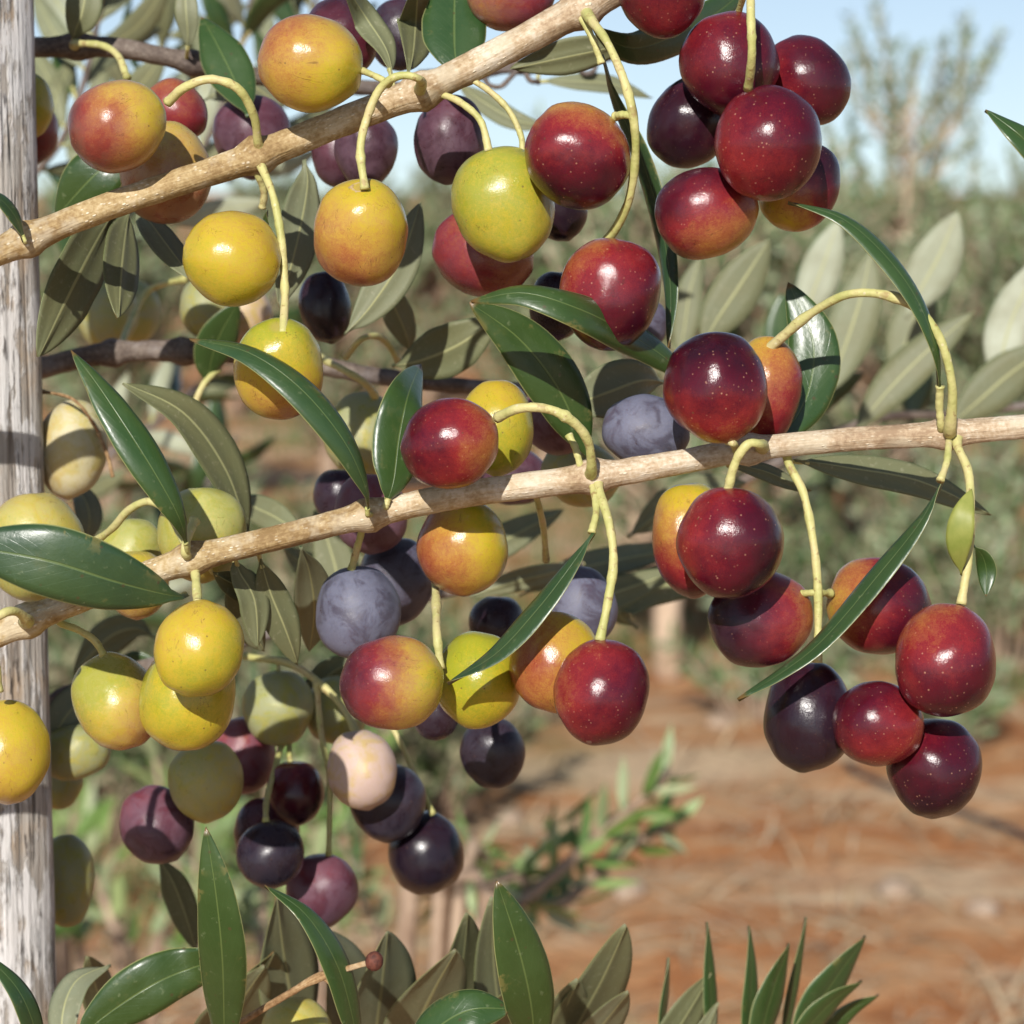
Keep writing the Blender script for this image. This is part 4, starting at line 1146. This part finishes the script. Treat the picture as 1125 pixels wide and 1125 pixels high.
# low suckers and weeds nearer the camera
def sucker(name, x, y, stems, label, seed, ln=.050, w=.0068, step=.020, cat='shrub', group=None, mat=M_FOL2):
    r = random.Random(seed)
    e = thing(name, Vector((x, y, 0)), label, cat, group)
    tv, tf, lv, lf = [], [], [], []
    for path in stems:
        sm = [Vector(q) for q in catmull([tuple(p) for p in path], 12)]
        v, f, u = tube_geo(sm, [.0055 - .004 * i / 11 for i in range(12)], 7)
        o = len(tv); tv.extend(v); tf.extend([tuple(i + o for i in q) for q in f])
        shoot_leaves(lv, lf, sm[3:], r, step, ln, w)
    mesh_obj('stem', tv, tf, M_TRUNK, e)
    mesh_obj('foliage', lv, lf, mat, e, smooth=False)
    return e
def stem_px(bx, d, *pts):
    b = P(bx, 1000, d); b.z = 0
    return [b] + [P(x, y, d + dd) for x, y, dd in pts]
sucker('olive_sucker', P(532,1000,1.3).x, P(532,1000,1.3).y,
       [stem_px(430, 1.3, (472,1090,0), (557,1005,0), (652,925,.02), (737,848,.04)), stem_px(440, 1.3, (512,1110,0), (612,1000,.03), (692,930,.05), (742,905,.08)),
        stem_px(420, 1.3, (442,1090,0), (492,1000,.05), (520,915,.1)), stem_px(425, 1.3, (492,1080,0), (562,985,.05), (612,905,.1))],
       'blurred low green olive shoot leaning right across the red soil', 4, ln=.031, w=.0037, step=.013)
rs = random.Random(9)
stems = []
for k in range(24):
    bx = rs.uniform(40, 470); tx_ = bx + rs.uniform(-70, 90); ty = rs.uniform(750, 960); d = 2.3 + rs.uniform(-.3, .4)
    stems.append(stem_px(bx, d, (bx + 10, 1100, 0), ((bx + tx_) / 2, (1100 + ty) / 2, .03), (tx_, ty, .06)))
sucker('olive_sucker', P(250,1000,2.3).x, P(250,1000,2.3).y, stems, 'blurred thicket of green olive suckers at the lower left, behind the shaded bunch', 6, ln=.050, w=.0085, step=.027)

rw = random.Random(31)
CL = [(780, 7.4, .50, 'low grey-green weed clump behind the orange and the dark red olive'), (1000, 7.0, .55, 'low grey-green weed clump under the right end of the lower branch'),
      (1095, 6.2, .42, 'low weed clump at the right edge beside the big speckled olive'), (880, 6.4, .38, 'low weed clump behind the straight stalk at the lower right'),
      (1130, 7.9, .60, 'tall weed clump at the right edge just under the lower branch'), (930, 8.4, .6, 'tall weed clump below the low olive tree at the right'),
      (180, 6.6, .5, 'weed clump behind the bright clear yellow olive'),
      (90, 4.6, .42, 'dense dark weed clump low behind the post'), (190, 4.9, .46, 'dense dark weed clump behind the dull brownish purple olive'),
      (280, 4.5, .40, 'dense dark weed clump behind the glossy upright leaf at the bottom'), (370, 5.0, .42, 'dense dark weed clump behind the maroon olive'),
      (460, 4.7, .30, 'dense dark weed clump beneath the black-purple olive'), (130, 5.6, .5, 'dense dark weed clump behind the long pale green olive beside the post'),
      (330, 5.8, .5, 'dense dark weed clump behind the pale pinkish cream olive'),
      (840, 5.6, .25, 'small weed tuft on the soil below the dark cluster'), (1050, 5.3, .22, 'small weed tuft on the soil at the far right')]
for k, (px, y, h, lab) in enumerate(CL):
    x0 = tx(px, y)
    st = []
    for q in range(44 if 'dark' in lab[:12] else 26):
        a = rw.uniform(0, 6.283); rr = rw.uniform(.02, .34) * (h / .5) ** .6
        bx, by = x0 + rr * .4 * math.cos(a), y + rr * .4 * math.sin(a)
        hh = h * rw.uniform(.5, 1.0)
        st.append([Vector((bx, by, 0)), Vector((x0 + rr * .7 * math.cos(a), y + rr * .7 * math.sin(a), hh * .5)), Vector((x0 + rr * 1.2 * math.cos(a), y + rr * 1.2 * math.sin(a), hh))])
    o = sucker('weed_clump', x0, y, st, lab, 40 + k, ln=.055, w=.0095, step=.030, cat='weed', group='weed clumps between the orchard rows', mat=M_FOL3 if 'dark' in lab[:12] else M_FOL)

# ground cover: one mesh of grass and dry straw
def grass():
    r = random.Random(2)
    v, f, mi = [], [], []
    def blade(p, d, h, w, m):
        side = d.cross(Vector((0, 0, 1)) + rand_dir(r) * .3).normalized() * w
        i = len(v)
        v.extend([p - side, p + side, p + d * h * .55 - side * .7, p + d * h * .55 + side * .7, p + d * h + Vector((d.x, d.y, -.2)) * h * .3])
        f.extend([(i, i + 1, i + 3, i + 2), (i + 2, i + 3, i + 4)]); mi.extend([m, m])
    for k in range(5200):
        y = 3.2 + 11.5 * r.random() ** 1.25
        x = r.uniform(-.25, .25) * y * 1.05
        dens = mnoise.noise(Vector((x * .8 + 7, y * .8 + 3, 0))) * .6 + .25 * mnoise.noise(Vector((x * 2.5, y * 2.5, 9)))
        lush = dens + (.32 if 5.8 < y < 9.6 else (.1 if y >= 9.6 else -.18))
        green = r.random() < max(.0, min(1, lush * 1.9 + .15))
        if not green and r.random() < .72: continue
        for b in range(r.randint(5, 10)):
            d = Vector((r.gauss(0, .5), r.gauss(0, .5), r.uniform(.5, 1))).normalized() if green else Vector((r.gauss(0, 1), r.gauss(0, 1), r.uniform(.02, .35))).normalized()
            px_, py_ = x + r.gauss(0, .045), y + r.gauss(0, .045)
            blade(Vector((px_, py_, ground_z(px_, py_) - .004)), d, r.uniform(.04, .15) if green else r.uniform(.05, .16), r.uniform(.0018, .005), 0 if green else 1)
    o = mesh_obj('grass', v, f, [mat_foliage('grass_green', [(.07, .10, .03), (.11, .14, .045), (.17, .18, .075), (.09, .13, .04)], .6),
                                 mat_foliage('grass_dry', [(.38, .28, .16), (.48, .37, .23), (.30, .20, .11), (.52, .43, .30)], .8)], None, None, mi, False)
    o['kind'] = 'stuff'
    tag(o, 'sparse green weeds and dry straw over the red soil', 'ground cover')
grass()

# drip hose lying on the soil
hp = [ground_at(930, 848), ground_at(950, 862), ground_at(1030, 890), ground_at(1125, 928), ground_at(1300, 1010)]
hs = [Vector(q) for q in catmull([tuple(p) for p in hp], 60)]
for q in hs: q.z = ground_z(q.x, q.y) + .007
v, f, u = tube_geo(hs, [.008] * 60, 10)
m_h, nt = new_mat('hose_black'); finish(nt, (.03, .03, .034), .45)
o = mesh_obj('drip_hose', v, f, m_h); tag(o, 'thin dark irrigation hose lying on the red soil at the right', 'hose')

# stones
M_STONE = mat_plain('stone', (.26, .18, .12), (.40, .31, .23), 40, .9, .6, .01)
rs = random.Random(21)
for (px, py, r, lab) in ((985, 988, .035, 'pale stone lying on the red soil at the right'), (792, 800, .03, 'small pale stone on the soil below the crimson olive with a pale apex dot'),
                    (560, 905, .028, 'small stone on the bare soil right of the dark bunch'), (690, 985, .03, 'flat stone on the soil below the leaning green shoot'), (1080, 1010, .028, 'small stone on the soil near the lower right corner')):
    c = ground_at(px, py); c.z = ground_z(c.x, c.y)
    v, f = olive_geo(.62, rs.randint(1, 90), 0, 14, 10)
    sd = rs.uniform(0, 40)
    v = [Vector(q) * r * (1 + .35 * mnoise.noise(Vector(q) * 1.6 + Vector((sd, 0, 0)))) for q in v]
    o = mesh_obj('stone', v, f, M_STONE); o.location = c + Vector((0, 0, r * .25)); o.rotation_euler = (0, 0, rs.uniform(0, 6))
    tag(o, lab, 'stone', 'stones on the red soil')

# ------------------------------------------------------------------ light, sky, camera
SUN_EL, SUN_AZ = R(30), R(11)      # sun behind the camera, a little to the left
S = Vector((-math.sin(SUN_AZ) * math.cos(SUN_EL), -math.cos(SUN_AZ) * math.cos(SUN_EL), math.sin(SUN_EL)))
ld = bpy.data.lights.new('sun', 'SUN'); ld.energy = 4.35; ld.angle = R(.5); ld.color = (1.0, .96, .90)
lo = bpy.data.objects.new('sun', ld); lo.rotation_euler = (-S).to_track_quat('-Z', 'Y').to_euler(); lo.location = (0, -3, 5)
COL.objects.link(lo)
w = bpy.data.worlds.new('World'); scene.world = w; w.use_nodes = True
nt = w.node_tree
bg = nt.nodes['Background']
sky = nt.nodes.new('ShaderNodeTexSky'); sky.sky_type = 'NISHITA'; sky.sun_disc = False
sky.sun_elevation = SUN_EL; sky.sun_rotation = math.atan2(S.x, S.y) % (2 * math.pi)
sky.altitude = 300; sky.air_density = 1.0; sky.dust_density = .15; sky.ozone_density = 3.0
tcw = nt.nodes.new('ShaderNodeTexCoord')
va = nt.nodes.new('ShaderNodeVectorMath'); va.operation = 'ADD'; va.inputs[1].default_value = (0, 0, .062)
vn = nt.nodes.new('ShaderNodeVectorMath'); vn.operation = 'NORMALIZE'
nt.links.new(tcw.outputs['Generated'], va.inputs[0]); nt.links.new(va.outputs[0], vn.inputs[0]); nt.links.new(vn.outputs[0], sky.inputs[0])
hs_ = nt.nodes.new('ShaderNodeHueSaturation'); hs_.inputs['Saturation'].default_value = .74
nt.links.new(sky.outputs[0], hs_.inputs['Color']); nt.links.new(hs_.outputs[0], bg.inputs[0]); bg.inputs[1].default_value = .080

cd = bpy.data.cameras.new('camera'); cd.lens = 90; cd.sensor_width = 36; cd.clip_start = .01; cd.clip_end = 1000
cd.dof.use_dof = True; cd.dof.focus_distance = .488; cd.dof.aperture_fstop = 27
co = bpy.data.objects.new('camera', cd); co.location = CAM; co.rotation_euler = (math.pi / 2 - PITCH, 0, 0)
COL.objects.link(co); scene.camera = co
scene.view_settings.view_transform = 'Standard'; scene.view_settings.look = 'None'
scene.view_settings.exposure = 0.45; scene.view_settings.gamma = 1
